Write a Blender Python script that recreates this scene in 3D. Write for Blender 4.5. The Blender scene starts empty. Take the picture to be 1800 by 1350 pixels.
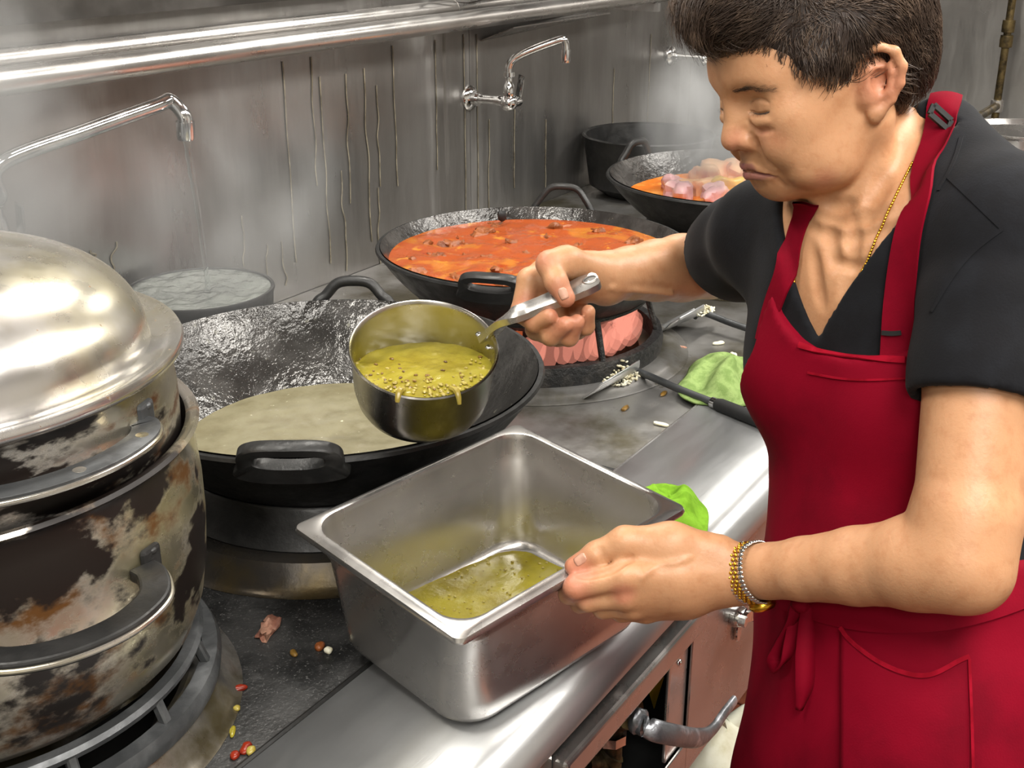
import bpy, bmesh, math, random
import numpy as np
from mathutils import Vector, Matrix

random.seed(7)
rng = np.random.default_rng(11)
S = bpy.context.scene
COL = S.collection

# ------------------------------------------------------------------ camera
FPX, VPX, VPY = 2100.0, 2330.0, -165.0      # focal length in pixels, vanishing point of the range direction
PITCH = math.atan((675 - VPY) / FPX)
YAW = math.atan((VPX - 900) / (FPX / math.cos(PITCH)))
FH = np.array([math.cos(YAW), math.sin(YAW), 0.0])
RT = np.array([math.sin(YAW), -math.cos(YAW), 0.0])
FW = FH * math.cos(PITCH) - np.array([0, 0, 1.0]) * math.sin(PITCH)
UP = np.cross(RT, FW)
CAM = np.array([0.0, 0.0, 1.565])
cd = bpy.data.cameras.new('camera'); cam = bpy.data.objects.new('camera', cd); COL.objects.link(cam)
cd.sensor_width = 36.0; cd.lens = FPX / 1800 * 36.0; cd.clip_start = 0.02; cd.clip_end = 60
M = Matrix.Identity(4)
for i in range(3):
    M[i][0], M[i][1], M[i][2], M[i][3] = RT[i], UP[i], -FW[i], CAM[i]
cam.matrix_world = M
S.camera = cam

# ------------------------------------------------------------------ world, lights, exposure
W = bpy.data.worlds.new('world'); S.world = W; W.use_nodes = True
W.node_tree.nodes['Background'].inputs[0].default_value = (0.86, 0.93, 1.0, 1)
W.node_tree.nodes['Background'].inputs[1].default_value = 0.32
S.view_settings.view_transform = 'Standard'; S.view_settings.look = 'None'
S.view_settings.exposure = -0.06; S.view_settings.gamma = 1.0
S.view_settings.use_curve_mapping = False
cy = S.cycles
cy.max_bounces = 6; cy.diffuse_bounces = 3; cy.glossy_bounces = 4; cy.transmission_bounces = 5; cy.transparent_max_bounces = 8; cy.volume_bounces = 0
cy.caustics_reflective = False; cy.caustics_refractive = False; cy.volume_step_rate = 4.0; cy.volume_max_steps = 48; cy.sample_clamp_indirect = 6.0
LIGHTS = [  # x, y, z, size x, size y, power, colour: ceiling panels and the lamps in the hood
    (0.2, -0.45, 2.58, 1.2, 0.6, 55, (1.0, 0.97, 0.91)),
    (1.9, -0.45, 2.58, 1.2, 0.6, 55, (1.0, 0.97, 0.91)),
    (-1.4, -0.45, 2.58, 1.2, 0.6, 43, (1.0, 0.97, 0.91)),
    (3.6, -0.45, 2.58, 1.2, 0.6, 43, (1.0, 0.97, 0.91)),
    (0.55, 1.15, 2.15, 0.5, 0.16, 12, (1.0, 0.96, 0.88)),
    (1.45, 1.15, 2.15, 0.5, 0.16, 12, (1.0, 0.96, 0.88)),
    (2.6, 1.15, 2.15, 0.5, 0.16, 12, (1.0, 0.96, 0.88)),
]
for lx, ly, lz, sx, sy, pw, lc in LIGHTS:
    ld = bpy.data.lights.new('panel_light', 'AREA'); ld.shape = 'RECTANGLE'
    ld.size = sx; ld.size_y = sy; ld.energy = pw; ld.color = lc
    lo = bpy.data.objects.new('panel_light', ld); COL.objects.link(lo); lo.location = (lx, ly, lz)

# ------------------------------------------------------------------ layout helpers (pixel of the 1800x1350 frame -> point in the place)
def ray(px, py): return FW + RT * (px - 900) / FPX - UP * (py - 675) / FPX
def onz(px, py, z): d = ray(px, py); return CAM + d * ((z - CAM[2]) / d[2])
def ony(px, py, y): d = ray(px, py); return CAM + d * ((y - CAM[1]) / d[1])
def onx(px, py, x): d = ray(px, py); return CAM + d * ((x - CAM[0]) / d[0])
def atd(px, py, D): return CAM + ray(px, py) * D
V3 = lambda *a: np.array(a, float)

# ------------------------------------------------------------------ materials
def nd(nt, t, **kw):
    n = nt.nodes.new(t)
    for k, v in kw.items(): setattr(n, k, v)
    return n
def col4(c): return (c[0], c[1], c[2], 1.0)
def srgb(r, g, b):
    f = lambda u: (u / 255 / 12.92) if u / 255 <= 0.04045 else ((u / 255 + 0.055) / 1.055) ** 2.4
    return (f(r), f(g), f(b))
def material(name, base, rough=0.5, metal=0.0, base2=None, nscale=8.0, ndetail=5.0, stretch=(1, 1, 1), lo=0.4, hi=0.62,
             rvar=0.0, bump=0.0, bscale=40.0, bstretch=None, spots=None, attr=None, sss=0.0, ior=1.45, emit=None, estr=0.0,
             coat=0.0, trans=0.0, alpha=1.0, layers=(), bdist=0.002, sheen=0.0, dist=0.0, aniso=0.0, spec=0.5):
    """base/base2 mixed by stretched noise; layers = extra (colour, scale, stretch, lo, hi, rough, metal) masks on top"""
    m = bpy.data.materials.new(name); m.use_nodes = True
    nt = m.node_tree; b = nt.nodes['Principled BSDF']; L = nt.links.new
    tc = nd(nt, 'ShaderNodeTexCoord')
    def noise(scale, st, det=ndetail, off=0.0, dst=0.0):
        mp = nd(nt, 'ShaderNodeMapping'); mp.inputs['Scale'].default_value = st; mp.inputs['Location'].default_value = (off, off * .7, off * 1.3)
        L(tc.outputs['Object'], mp.inputs[0])
        n = nd(nt, 'ShaderNodeTexNoise'); n.inputs['Scale'].default_value = scale; n.inputs['Detail'].default_value = det
        n.inputs['Roughness'].default_value = 0.6; n.inputs['Distortion'].default_value = dst
        L(mp.outputs[0], n.inputs['Vector']); return n.outputs['Fac']
    def mask(fac, lo, hi):
        r = nd(nt, 'ShaderNodeMapRange'); r.inputs[1].default_value = lo; r.inputs[2].default_value = hi
        r.interpolation_type = 'SMOOTHSTEP'
        L(fac, r.inputs[0]); return r.outputs[0]
    def mixc(f, a, c):
        x = nd(nt, 'ShaderNodeMix', data_type='RGBA')
        L(f, x.inputs[0])
        (L(a, x.inputs[6]) if hasattr(a, 'links') else setattr(x.inputs[6], 'default_value', col4(a)))
        (L(c, x.inputs[7]) if hasattr(c, 'links') else setattr(x.inputs[7], 'default_value', col4(c)))
        return x.outputs[2]
    def mixf(f, a, c):
        x = nd(nt, 'ShaderNodeMix', data_type='FLOAT')
        L(f, x.inputs[0])
        (L(a, x.inputs[2]) if hasattr(a, 'links') else setattr(x.inputs[2], 'default_value', a))
        (L(c, x.inputs[3]) if hasattr(c, 'links') else setattr(x.inputs[3], 'default_value', c))
        return x.outputs[0]
    c = base; rg = rough; mt = metal
    if attr:
        at = nd(nt, 'ShaderNodeAttribute', attribute_name=attr); c = at.outputs['Color']
        if base2:
            x = nd(nt, 'ShaderNodeMix', data_type='RGBA', blend_type='MULTIPLY'); x.inputs[0].default_value = 1.0
            L(c, x.inputs[6]); L(mixc(mask(noise(nscale, stretch), lo, hi), (1, 1, 1), base2), x.inputs[7]); c = x.outputs[2]
    elif base2 is not None:
        c = mixc(mask(noise(nscale, stretch, dst=dist), lo, hi), base, base2)
    if rvar: rg = mixf(mask(noise(nscale * 1.7, stretch, off=3.1), .35, .65), max(rough - rvar, .02), min(rough + rvar, 1))
    for i, (lc, ls, lst, l0, l1, lr, lm) in enumerate(layers):
        k = mask(noise(ls, lst, 7.0, off=7.3 * (i + 1)), l0, l1)
        c = mixc(k, c, lc); rg = mixf(k, rg, lr); mt = mixf(k, mt, lm)
    def put(v, s, colour=False):
        if hasattr(v, 'links'): L(v, s)
        else: s.default_value = col4(v) if colour else v
    put(c, b.inputs['Base Color'], True); put(rg, b.inputs['Roughness']); put(mt, b.inputs['Metallic'])
    b.inputs['IOR'].default_value = ior
    if sss:
        b.inputs['Subsurface Weight'].default_value = sss; b.inputs['Subsurface Radius'].default_value = (1.0, 0.35, 0.2); b.inputs['Subsurface Scale'].default_value = 0.006
    if coat: b.inputs['Coat Weight'].default_value = coat; b.inputs['Coat Roughness'].default_value = 0.06
    if sheen: b.inputs['Sheen Weight'].default_value = sheen; b.inputs['Sheen Roughness'].default_value = 0.5
    if trans: b.inputs['Transmission Weight'].default_value = trans
    if alpha < 1: b.inputs['Alpha'].default_value = alpha
    b.inputs['Specular IOR Level'].default_value = spec
    if aniso: b.inputs['Anisotropic'].default_value = aniso
    if emit: b.inputs['Emission Color'].default_value = col4(emit); b.inputs['Emission Strength'].default_value = estr
    if bump:
        bp = nd(nt, 'ShaderNodeBump'); bp.inputs['Strength'].default_value = bump; bp.inputs['Distance'].default_value = bdist
        L(noise(bscale, bstretch or stretch, 4.0, off=1.7), bp.inputs['Height']); L(bp.outputs[0], b.inputs['Normal'])
    return m
MAT = {}
GREY = lambda v, w=0.0: (v * (1 + w), v, v * (1 - w))
def mats():
    M = MAT
    M['wall'] = material('steel_wall', GREY(.36, .03), .34, .9, GREY(.25, .05), 2.4, 8, (1.6, 1, .35), .35, .65, rvar=.07, bump=.25, bscale=9, bstretch=(1.4, 1, .22), bdist=.010,
        layers=((GREY(.42, .02), 3.2, (2.2, 1, .15), .58, .76, .48, .75), (srgb(76, 68, 57), 5, (2.6, 1, .12), .64, .78, .55, .3)))
    M['steel'] = material('brushed_steel', GREY(.56, .01), .3, .9, GREY(.46, .02), 5, 6, (1, 1, 1), .35, .7, rvar=.07, bump=.12, bscale=60, bstretch=(.25, 6, 6), bdist=.0006)
    M['shelf'] = material('shelf_steel', GREY(.52, -.015), .36, .78, GREY(.43, -.01), 4, 8, (.5, 2, 1), .38, .68, rvar=.07, bump=.15, bscale=40, bstretch=(.3, 8, 1), bdist=.0006,
        layers=((GREY(.30, .03), 9, (1, 1, 1), .66, .84, .5, .5),))
    M['front'] = material('front_steel', GREY(.46, .03), .26, .9, GREY(.36, .04), 6, 6, (1, 1, 1), .35, .7, rvar=.07, bump=.08, bscale=30, bdist=.0008)
    M['deck'] = material('blackened_deck', GREY(.018), .42, .25, GREY(.06, .02), 9, 9, (1, 1, 1), .42, .66, rvar=.12, bump=.6, bscale=160, bdist=.0016,
        layers=((GREY(.13, .03), 420, (1, 1, 1), .59, .67, .7, 0), (GREY(.10, .02), 16, (1, 1, 1), .6, .74, .6, .1)))
    M['deck_steel'] = material('worn_deck_steel', GREY(.36, .03), .36, .8, srgb(100, 94, 76), 5, 8, (1, 1, 1), .4, .66, rvar=.08, bump=.3, bscale=70, bdist=.0012,
        layers=((srgb(70, 66, 58), 22, (1, 1, 1), .62, .78, .5, .4), (srgb(46, 42, 36), 6, (1, 1, 1), .66, .8, .45, .3)))
    M['collar'] = material('burner_collar', GREY(.40, .05), .3, .85, srgb(104, 94, 68), 6, 8, (1, 1, 1), .36, .62, rvar=.1, bump=.35, bscale=50, bdist=.0015,
        layers=((GREY(.05, .06), 8, (1, 1, 1), .52, .70, .5, .3),))
    M['iron'] = material('cast_iron', GREY(.012), .45, .1, GREY(.025, .03), 20, 8, (1, 1, 1), .4, .7, rvar=.1, bump=.5, bscale=90, bdist=.0012)
    M['crust'] = material('burnt_iron', GREY(.01), .6, 0, GREY(.04, .1), 40, 8, (1, 1, 1), .45, .7, bump=1, bscale=120, bdist=.004)
    M['grate'] = material('grey_cast_ring', GREY(.07, -.04), .42, .5, GREY(.16, -.03), 14, 8, (1, 1, 1), .45, .7, rvar=.1, bump=.5, bscale=60, bdist=.0015)
    M['wok_wet'] = material('oily_wok_inside', GREY(.030, .06), .13, .35, GREY(.07, .05), 14, 9, (1, 1, 1), .4, .7, rvar=.05, bump=.8, bscale=60, bdist=.0026,
        layers=((srgb(92, 90, 78), 60, (1, 1, 1), .64, .74, .45, 0),))
    M['pot'] = material('stained_pot', GREY(.55, .06), .27, .88, srgb(160, 152, 124), 5, 7, (1, 1, 1), .35, .68, rvar=.08, bump=.1, bscale=40, bdist=.001)
    M['potburn'] = material('scorched_pot', GREY(.50, .1), .28, .88, srgb(172, 164, 130), 5, 7, (1, 1, 1), .35, .68, rvar=.08, bump=.15, bscale=40, bdist=.001,
        layers=((srgb(104, 70, 36), 12, (1, 1, 1.6), .50, .64, .42, .5), (srgb(26, 19, 16), 6.5, (1, 1, 1.5), .505, .575, .4, .15)))
    M['potburn2'] = material('scorched_tier', GREY(.55, .06), .27, .88, srgb(160, 152, 124), 5, 7, (1, 1, 1), .35, .68, rvar=.08, bump=.1, bscale=40, bdist=.001,
        layers=((srgb(84, 54, 32), 9, (1, 1, 2.4), .50, .60, .42, .5), (srgb(20, 15, 13), 5, (1, 1, 2.6), .47, .53, .4, .15)))
    M['collar_dark'] = material('oily_black_collar', GREY(.05, .12), .3, .6, srgb(92, 78, 48), 5, 8, (1, 1, 1), .52, .74, rvar=.1, bump=.4, bscale=50, bdist=.0015)
    M['lid'] = material('lid_steel', GREY(.54, .03), .26, .86, srgb(178, 170, 146), 5, 8, (1, 1, 1), .4, .68, rvar=.07, bump=.06, bscale=30, bdist=.001,
        layers=((srgb(110, 80, 48), 110, (1, 1, 1), .66, .72, .5, .1), (srgb(120, 100, 72), 7, (1, 1, 1), .60, .75, .4, .5)))
    M['chrome'] = material('chrome', GREY(.72), .1, 1, GREY(.5), 20, 5, (1, 1, 1), .4, .7, rvar=.05)
    M['pipe'] = material('satin_pipe', GREY(.62, .03), .29, .95, GREY(.46, .05), 6, 6, (.4, 1, 1), .4, .7, rvar=.06)
    M['pan'] = material('pan_steel', GREY(.55, .03), .27, .92, GREY(.47, .04), 6, 6, (1, 1, 1), .35, .7, rvar=.05, bump=.02, bscale=50, bdist=.0005)
    M['sauce_out'] = material('saucepan_outside', GREY(.4, .04), .26, 1, GREY(.1, .08), 5, 6, (1, 1, .5), .42, .62, rvar=.08)
    M['sauce_in'] = material('saucepan_inside', GREY(.5, .04), .28, 1, srgb(158, 150, 92), 6, 6, (1, 1, 1), .4, .62, rvar=.06,
        layers=((srgb(50, 38, 22), 5, (1, 1, 1), .62, .72, .4, .4),))
    M['dark'] = material('dark_hood_steel', GREY(.06, .08), .4, .7, GREY(.11, .06), 5, 6, (1, 1, 1), .4, .7, rvar=.1)
    M['black'] = material('matte_black', GREY(.006), .7, 0, GREY(.012), 12)  # even near-black for hatch inside, vent discs, grips and shoes
    M['grease'] = material('dried_grease', srgb(150, 142, 124), .4, .3, srgb(112, 104, 88), 30)
    M['brass'] = material('dirty_brass', srgb(120, 104, 70), .38, .8, srgb(58, 50, 38), 30, 7, (1, 1, 1), .4, .66, rvar=.1, bump=.4, bscale=120, bdist=.001)
    M['lever'] = material('grey_cast_lever', srgb(120, 122, 126), .38, .7, srgb(176, 178, 184), 26, 8, (1, 1, 1), .5, .66, rvar=.1, bump=.6, bscale=90, bdist=.0015)
    M['blue'] = material('blue_grip', srgb(28, 70, 116), .4, 0, srgb(18, 48, 84), 30)
    M['white_plastic'] = material('white_plastic', srgb(222, 222, 204), .4, 0, srgb(196, 192, 160), 14, 6, (1, 1, 1), .5, .75)
    M['white_tube'] = material('pale_pipe', srgb(196, 206, 214), .35, 0, srgb(160, 170, 180), 12)
    M['yellow'] = material('yellow_tag', srgb(206, 176, 34), .5, 0, srgb(170, 140, 30), 12)
    M['tile'] = material('quarry_tile', srgb(138, 78, 54), .5, 0, srgb(116, 62, 42), 6, 6, (1, 1, 1), .4, .66, bump=.2, bscale=60)
    M['grout'] = material('grout', srgb(96, 80, 68), .8, 0, srgb(70, 60, 52), 20)
    M['plaster'] = material('pale_wall', srgb(214, 210, 200), .6, 0, srgb(196, 192, 182), 4)
    M['towel'] = material('green_towel', srgb(122, 168, 46), .9, 0, srgb(104, 148, 34), 60, 5, (1, 1, 1), .4, .65, bump=1, bscale=700, bdist=.0012, spec=.15)
    M['towel_pale'] = material('pale_green_towel', srgb(138, 160, 98), .9, 0, srgb(112, 136, 76), 60, 5, (1, 1, 1), .4, .65, bump=1, bscale=700, bdist=.0012, spec=.15)
    M['broth'] = material('cloudy_broth', srgb(124, 118, 94), .22, 0, srgb(110, 103, 79), 16, 8, (1, 1, 1), .4, .66, bump=.25, bscale=60, bdist=.002, layers=((srgb(186, 180, 152), 90, (1, 1, 1), .66, .74, .3, 0),))
    M['curry'] = material('red_curry', srgb(156, 72, 32), .24, 0, srgb(170, 100, 36), 9, 9, (1, 1, 1), .52, .6, rvar=.08, bump=.4, bscale=70, bdist=.003, dist=1.2,
        layers=((srgb(196, 132, 48), 26, (1, 1, 1), .6, .68, .16, 0), (srgb(140, 44, 14), 7, (1, 1, 1), .62, .72, .14, 0)))
    M['meat'] = material('stewed_meat', srgb(142, 80, 40), .35, 0, srgb(112, 60, 30), 50, 7, (1, 1, 1), .4, .65, bump=.8, bscale=120, bdist=.003)
    M['stew'] = material('orange_stew', srgb(214, 116, 42), .25, 0, srgb(232, 158, 74), 14, 8, (1, 1, 1), .46, .64, bump=.4, bscale=60, bdist=.003)
    M['chicken'] = material('pale_chicken', srgb(230, 178, 128), .36, 0, srgb(214, 134, 82), 24, 6, (1, 1, 1), .44, .66, bump=.4, bscale=90, bdist=.002, sss=.1)
    M['chicken_pink'] = material('pinkish_chicken', srgb(206, 160, 162), .36, 0, srgb(224, 188, 176), 24, 6, (1, 1, 1), .44, .66, bump=.4, bscale=90, bdist=.002, sss=.1)
    M['chicken_gold'] = material('golden_chicken', srgb(226, 180, 84), .36, 0, srgb(206, 150, 70), 24, 6, (1, 1, 1), .44, .66, bump=.4, bscale=90, bdist=.002, sss=.1)
    M['soup'] = material('green_soup', srgb(148, 136, 44), .18, 0, srgb(126, 112, 28), 14, 8, (1, 1, 1), .42, .64, bump=.4, bscale=70, bdist=.003,
        layers=((srgb(170, 160, 90), 34, (1, 1, 1), .6, .72, .2, 0),))
    M['seed'] = material('pale_seed', srgb(166, 150, 72), .3, 0, srgb(138, 120, 48), 60)
    M['bean'] = material('brown_bean', srgb(122, 92, 40), .3, 0, srgb(86, 62, 26), 60)
    M['water'] = material('rippled_water', srgb(120, 124, 118), .08, .0, srgb(96, 100, 96), 12, 7, (1, 1, 1), .4, .66, bump=.8, bscale=30, bdist=.006)
    M['stream'] = material('running_water', (.92, .95, .95), .04, 0, trans=1.0, ior=1.33)
    M['rice'] = material('rice', srgb(236, 232, 210), .5, 0, srgb(214, 204, 170), 50)
    M['chili'] = material('red_chili', srgb(140, 40, 18), .3, 0, srgb(104, 24, 10), 60)
    M['scrap'] = material('meat_scrap', srgb(186, 140, 118), .4, 0, srgb(140, 92, 76), 60, bump=.8, bscale=120, bdist=.002)
    M['lamp'] = material('lamp_glow', (1, 1, 1), .5, 0, emit=(1, .97, .9), estr=4.0)
    M['flame'] = material('gas_flame', (0, 0, 0), 1, 0, emit=(1.0, .34, .24), estr=1.5, alpha=.12)
    M['glow'] = material('hot_burner', srgb(120, 40, 16), .8, 0, emit=(1.0, .22, .07), estr=.30)
mats()

# ------------------------------------------------------------------ mesh helpers
def mesh_obj(name, verts, faces, mat, parent=None, smooth=True):
    me = bpy.data.meshes.new(name); me.from_pydata([tuple(v) for v in verts], [], [tuple(f) for f in faces]); me.update()
    if smooth:
        me.polygons.foreach_set('use_smooth', [True] * len(me.polygons)); me.set_sharp_from_angle(angle=math.radians(42))
    return link(name, me, mat, parent)
def link(name, me, mat, parent=None):
    o = bpy.data.objects.new(name, me); COL.objects.link(o)
    if mat is not None and not me.materials: me.materials.append(MAT[mat] if isinstance(mat, str) else mat)
    if parent is not None: o.parent = parent; o.matrix_parent_inverse = parent.matrix_world.inverted() if False else Matrix.Identity(4)
    return o
def tag(o, label=None, cat=None, group=None, kind=None):
    if label: o['label'] = label
    if cat: o['category'] = cat
    if group: o['group'] = group
    if kind: o['kind'] = kind
    return o
def thing(name, label, cat, loc=(0, 0, 0), rz=0.0, group=None, rot=None):
    o = bpy.data.objects.new(name, None); COL.objects.link(o); o.empty_display_size = .05
    o.location = loc; o.rotation_euler = (0, 0, rz)
    if rot is not None: o.rotation_euler = rot
    return tag(o, label, cat, group)
def setting(o): o['kind'] = 'structure'; return o
def copy_of(o, parent=None, name=None):
    c = o.copy(); COL.objects.link(c); c.parent = parent
    return c

def lathe(prof, n=64, arc=(0, 2 * math.pi)):
    """prof: list of (r, z); returns verts, faces"""
    full = abs(arc[1] - arc[0] - 2 * math.pi) < 1e-6
    m = n if full else n + 1
    V = []; F = []
    for r, z in prof:
        for i in range(m):
            a = arc[0] + (arc[1] - arc[0]) * i / n
            V.append((r * math.cos(a), r * math.sin(a), z))
    for j in range(len(prof) - 1):
        for i in range(n):
            i2 = (i + 1) % m if full else i + 1
            F.append((j * m + i, j * m + i2, (j + 1) * m + i2, (j + 1) * m + i))
    return V, F
def crom(pts, sub=6, closed=False):
    P = np.array(pts, float); n = len(P); out = []
    rngi = range(n) if closed else range(n - 1)
    for i in rngi:
        p0 = P[(i - 1) % n] if closed or i > 0 else 2 * P[0] - P[1]
        p1 = P[i]; p2 = P[(i + 1) % n]
        p3 = P[(i + 2) % n] if closed or i + 2 < n else 2 * P[-1] - P[-2]
        for k in range(sub):
            t = k / sub
            out.append(.5 * ((2 * p1) + (-p0 + p2) * t + (2 * p0 - 5 * p1 + 4 * p2 - p3) * t * t + (-p0 + 3 * p1 - 3 * p2 + p3) * t ** 3))
    if not closed: out.append(P[-1])
    return np.array(out)
def frames(P, up=None):
    P = np.asarray(P, float); T = np.gradient(P, axis=0); T /= np.linalg.norm(T, axis=1)[:, None] + 1e-12
    u = np.array(up if up is not None else (0, 0, 1.0), float)
    if abs(T[0] @ u) > .95 and up is None: u = np.array([1.0, 0, 0])
    N = []; 
    for t in T:
        u2 = u - t * (u @ t); u2 /= np.linalg.norm(u2) + 1e-12; N.append(u2)
        if up is None: u = u2
    N = np.array(N); B = np.cross(T, N)
    return T, N, B
def tube(P, r, n=12, caps=True, flat=1.0, up=None):
    """round bar along P; r scalar or list; flat squashes the section along the frame normal"""
    P = np.asarray(P, float); R = np.broadcast_to(np.asarray(r, float), (len(P),))
    T, N, B = frames(P, up); V = []; F = []
    for p, nn, bb, rr in zip(P, N, B, R):
        for i in range(n):
            a = 2 * math.pi * i / n
            V.append(p + nn * (rr * flat * math.cos(a)) + bb * (rr * math.sin(a)))
    for j in range(len(P) - 1):
        for i in range(n):
            i2 = (i + 1) % n
            F.append((j * n + i, j * n + i2, (j + 1) * n + i2, (j + 1) * n + i))
    if caps:
        F.append(tuple(range(n))[::-1]); F.append(tuple((len(P) - 1) * n + i for i in range(n)))
    return V, F
def sweep(P, prof, up=None, closed_prof=True, caps=True):
    """profile points (normal, binormal) swept along P"""
    P = np.asarray(P, float); T, N, B = frames(P, up); V = []; F = []; n = len(prof)
    for j, (p, nn, bb) in enumerate(zip(P, N, B)):
        for a, b in prof: V.append(p + nn * a + bb * b)
    for j in range(len(P) - 1):
        for i in range(n if closed_prof else n - 1):
            i2 = (i + 1) % n
            F.append((j * n + i, j * n + i2, (j + 1) * n + i2, (j + 1) * n + i))
    if caps and closed_prof:
        F.append(tuple(range(n))[::-1]); F.append(tuple((len(P) - 1) * n + i for i in range(n)))
    return V, F
def join(*vf):
    V = []; F = []
    for v, f in vf:
        o = len(V); V += [tuple(x) for x in v]; F += [tuple(i + o for i in q) for q in f]
    return V, F
def box(x0, x1, y0, y1, z0, z1):
    V = [(x, y, z) for z in (z0, z1) for y in (y0, y1) for x in (x0, x1)]
    F = [(0, 2, 3, 1), (4, 5, 7, 6), (0, 1, 5, 4), (2, 6, 7, 3), (0, 4, 6, 2), (1, 3, 7, 5)]
    return V, F
def bevel(o, w=.003, seg=2, ang=40):
    md = o.modifiers.new('bevel', 'BEVEL'); md.width = w; md.segments = seg; md.limit_method = 'ANGLE'; md.angle_limit = math.radians(ang)
    return o
def subsurf(o, lv=1):
    md = o.modifiers.new('subdivision', 'SUBSURF'); md.levels = lv; md.render_levels = lv; return o
def xform(vf, R=None, t=(0, 0, 0)):
    V, F = vf; V = np.asarray(V, float)
    if R is not None: V = V @ np.asarray(R, float).T
    return (V + np.asarray(t, float)).tolist(), F
def rotz(a): c, s = math.cos(a), math.sin(a); return np.array([[c, -s, 0], [s, c, 0], [0, 0, 1.0]])
def rotx(a): c, s = math.cos(a), math.sin(a); return np.array([[1.0, 0, 0], [0, c, -s], [0, s, c]])
def roty(a): c, s = math.cos(a), math.sin(a); return np.array([[c, 0, s], [0, 1.0, 0], [-s, 0, c]])
def basis(x, y=None, z=None):
    """matrix whose columns are orthonormal axes; first given kept"""
    x = np.asarray(x, float); x = x / np.linalg.norm(x)
    if y is not None:
        y = np.asarray(y, float); y = y - x * (x @ y); y /= np.linalg.norm(y); return np.stack([x, y, np.cross(x, y)], 1)
    z = np.asarray(z, float); z = z - x * (x @ z); z /= np.linalg.norm(z); return np.stack([x, np.cross(z, x), z], 1)
# cheap smooth 3-D value noise for shaping geometry
_G = np.random.default_rng(3).random((32, 32, 32)) * 2 - 1
def vnoise(P, s):
    P = np.asarray(P, float) * s; i = np.floor(P).astype(int); f = P - i; f = f * f * (3 - 2 * f)
    out = 0
    for dx in (0, 1):
        for dy in (0, 1):
            for dz in (0, 1):
                w = (f[..., 0] if dx else 1 - f[..., 0]) * (f[..., 1] if dy else 1 - f[..., 1]) * (f[..., 2] if dz else 1 - f[..., 2])
                out = out + w * _G[(i[..., 0] + dx) % 32, (i[..., 1] + dy) % 32, (i[..., 2] + dz) % 32]
    return out
def disc(r, rings=24, n=72, amp=0.0, s=20.0, z=0.0, seed=0.0):
    """liquid surface: a finely divided disc with ripples"""
    V = [(0, 0, z)]; F = []
    for j in range(1, rings + 1):
        rr = r * j / rings
        for i in range(n):
            a = 2 * math.pi * i / n; V.append((rr * math.cos(a), rr * math.sin(a), z))
    V = np.array(V); 
    if amp:
        Q = V + [seed, seed, 0]
        fade = np.clip((r - np.hypot(V[:, 0], V[:, 1])) / (r * .08), 0, 1)
        V[:, 2] += (amp * vnoise(Q, s) + amp * .5 * vnoise(Q, s * 2.3)) * fade
    for i in range(n): F.append((0, 1 + i, 1 + (i + 1) % n))
    for j in range(rings - 1):
        for i in range(n):
            a = 1 + j * n; b = a + n; i2 = (i + 1) % n
            F.append((a + i, b + i, b + i2, a + i2))
    return V.tolist(), F
def blob(r=(.02, .015, .01), amp=.25, s=60.0, seed=0.0, n=14, m=9):
    """lumpy rounded piece of food"""
    V = []; F = []
    for j in range(m + 1):
        t = math.pi * j / m
        for i in range(n):
            a = 2 * math.pi * i / n
            V.append((math.sin(t) * math.cos(a), math.sin(t) * math.sin(a), math.cos(t)))
    V = np.array(V); k = 1 + amp * (vnoise(V * np.array(r) + seed, s) + .6 * vnoise(V * np.array(r) + seed + 9, s * 2.1))
    V = V * np.array(r) * k[:, None]
    for j in range(m):
        for i in range(n):
            i2 = (i + 1) % n; F.append((j * n + i, (j + 1) * n + i, (j + 1) * n + i2, j * n + i2))
    return V.tolist(), F
# ------------------------------------------------------------------ the setting
SH = 0.80                                    # height of the front shelf of the range
WY = 1.70                                    # back wall
def plain_wall(name, vf, mat):
    return setting(mesh_obj(name, *vf, mat, smooth=False))
fl = plain_wall('floor', box(-2.6, 4.6, -2.6, 1.75, -.06, -.006), 'grout')
tv = box(-.0745, .0745, -.0745, .0745, -.012, 0)
tm = None
for i in range(27):
    for j in range(11):
        if tm is None:
            t = bevel(mesh_obj('tile', *tv, 'tile', fl, smooth=False), .002, 1); tm = t
        else:
            t = copy_of(tm, fl)
        t.location = (.4 + .155 * i, -.8 + .155 * j, 0)
plain_wall('wall_back', box(-2.6, 4.6, WY, WY + .05, 0, 2.6), 'wall')
wb = bpy.data.objects['wall_back']
for i, (xa, xb) in enumerate(((-.6, 2.486), (2.488, 4.58))):
    o = mesh_obj('panel', *box(xa, xb, WY - .004, WY - .0003, .70, 1.60), 'wall', wb, smooth=False)
plain_wall('wall_right', box(4.6, 4.65, -2.6, 1.75, 0, 2.6), 'wall')
plain_wall('wall_left', box(-2.65, -2.6, -2.6, 1.75, 0, 2.6), 'plaster')
plain_wall('wall_front', box(-2.6, 4.6, -2.65, -2.6, 0, 2.6), 'plaster')
plain_wall('ceiling', box(-2.6, 4.6, -2.6, 1.75, 2.62, 2.68), 'plaster')
plain_wall('trim_1', box(-1.0, 2.05, WY - .03, WY - .005, 1.395, 2.0), 'dark')
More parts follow.
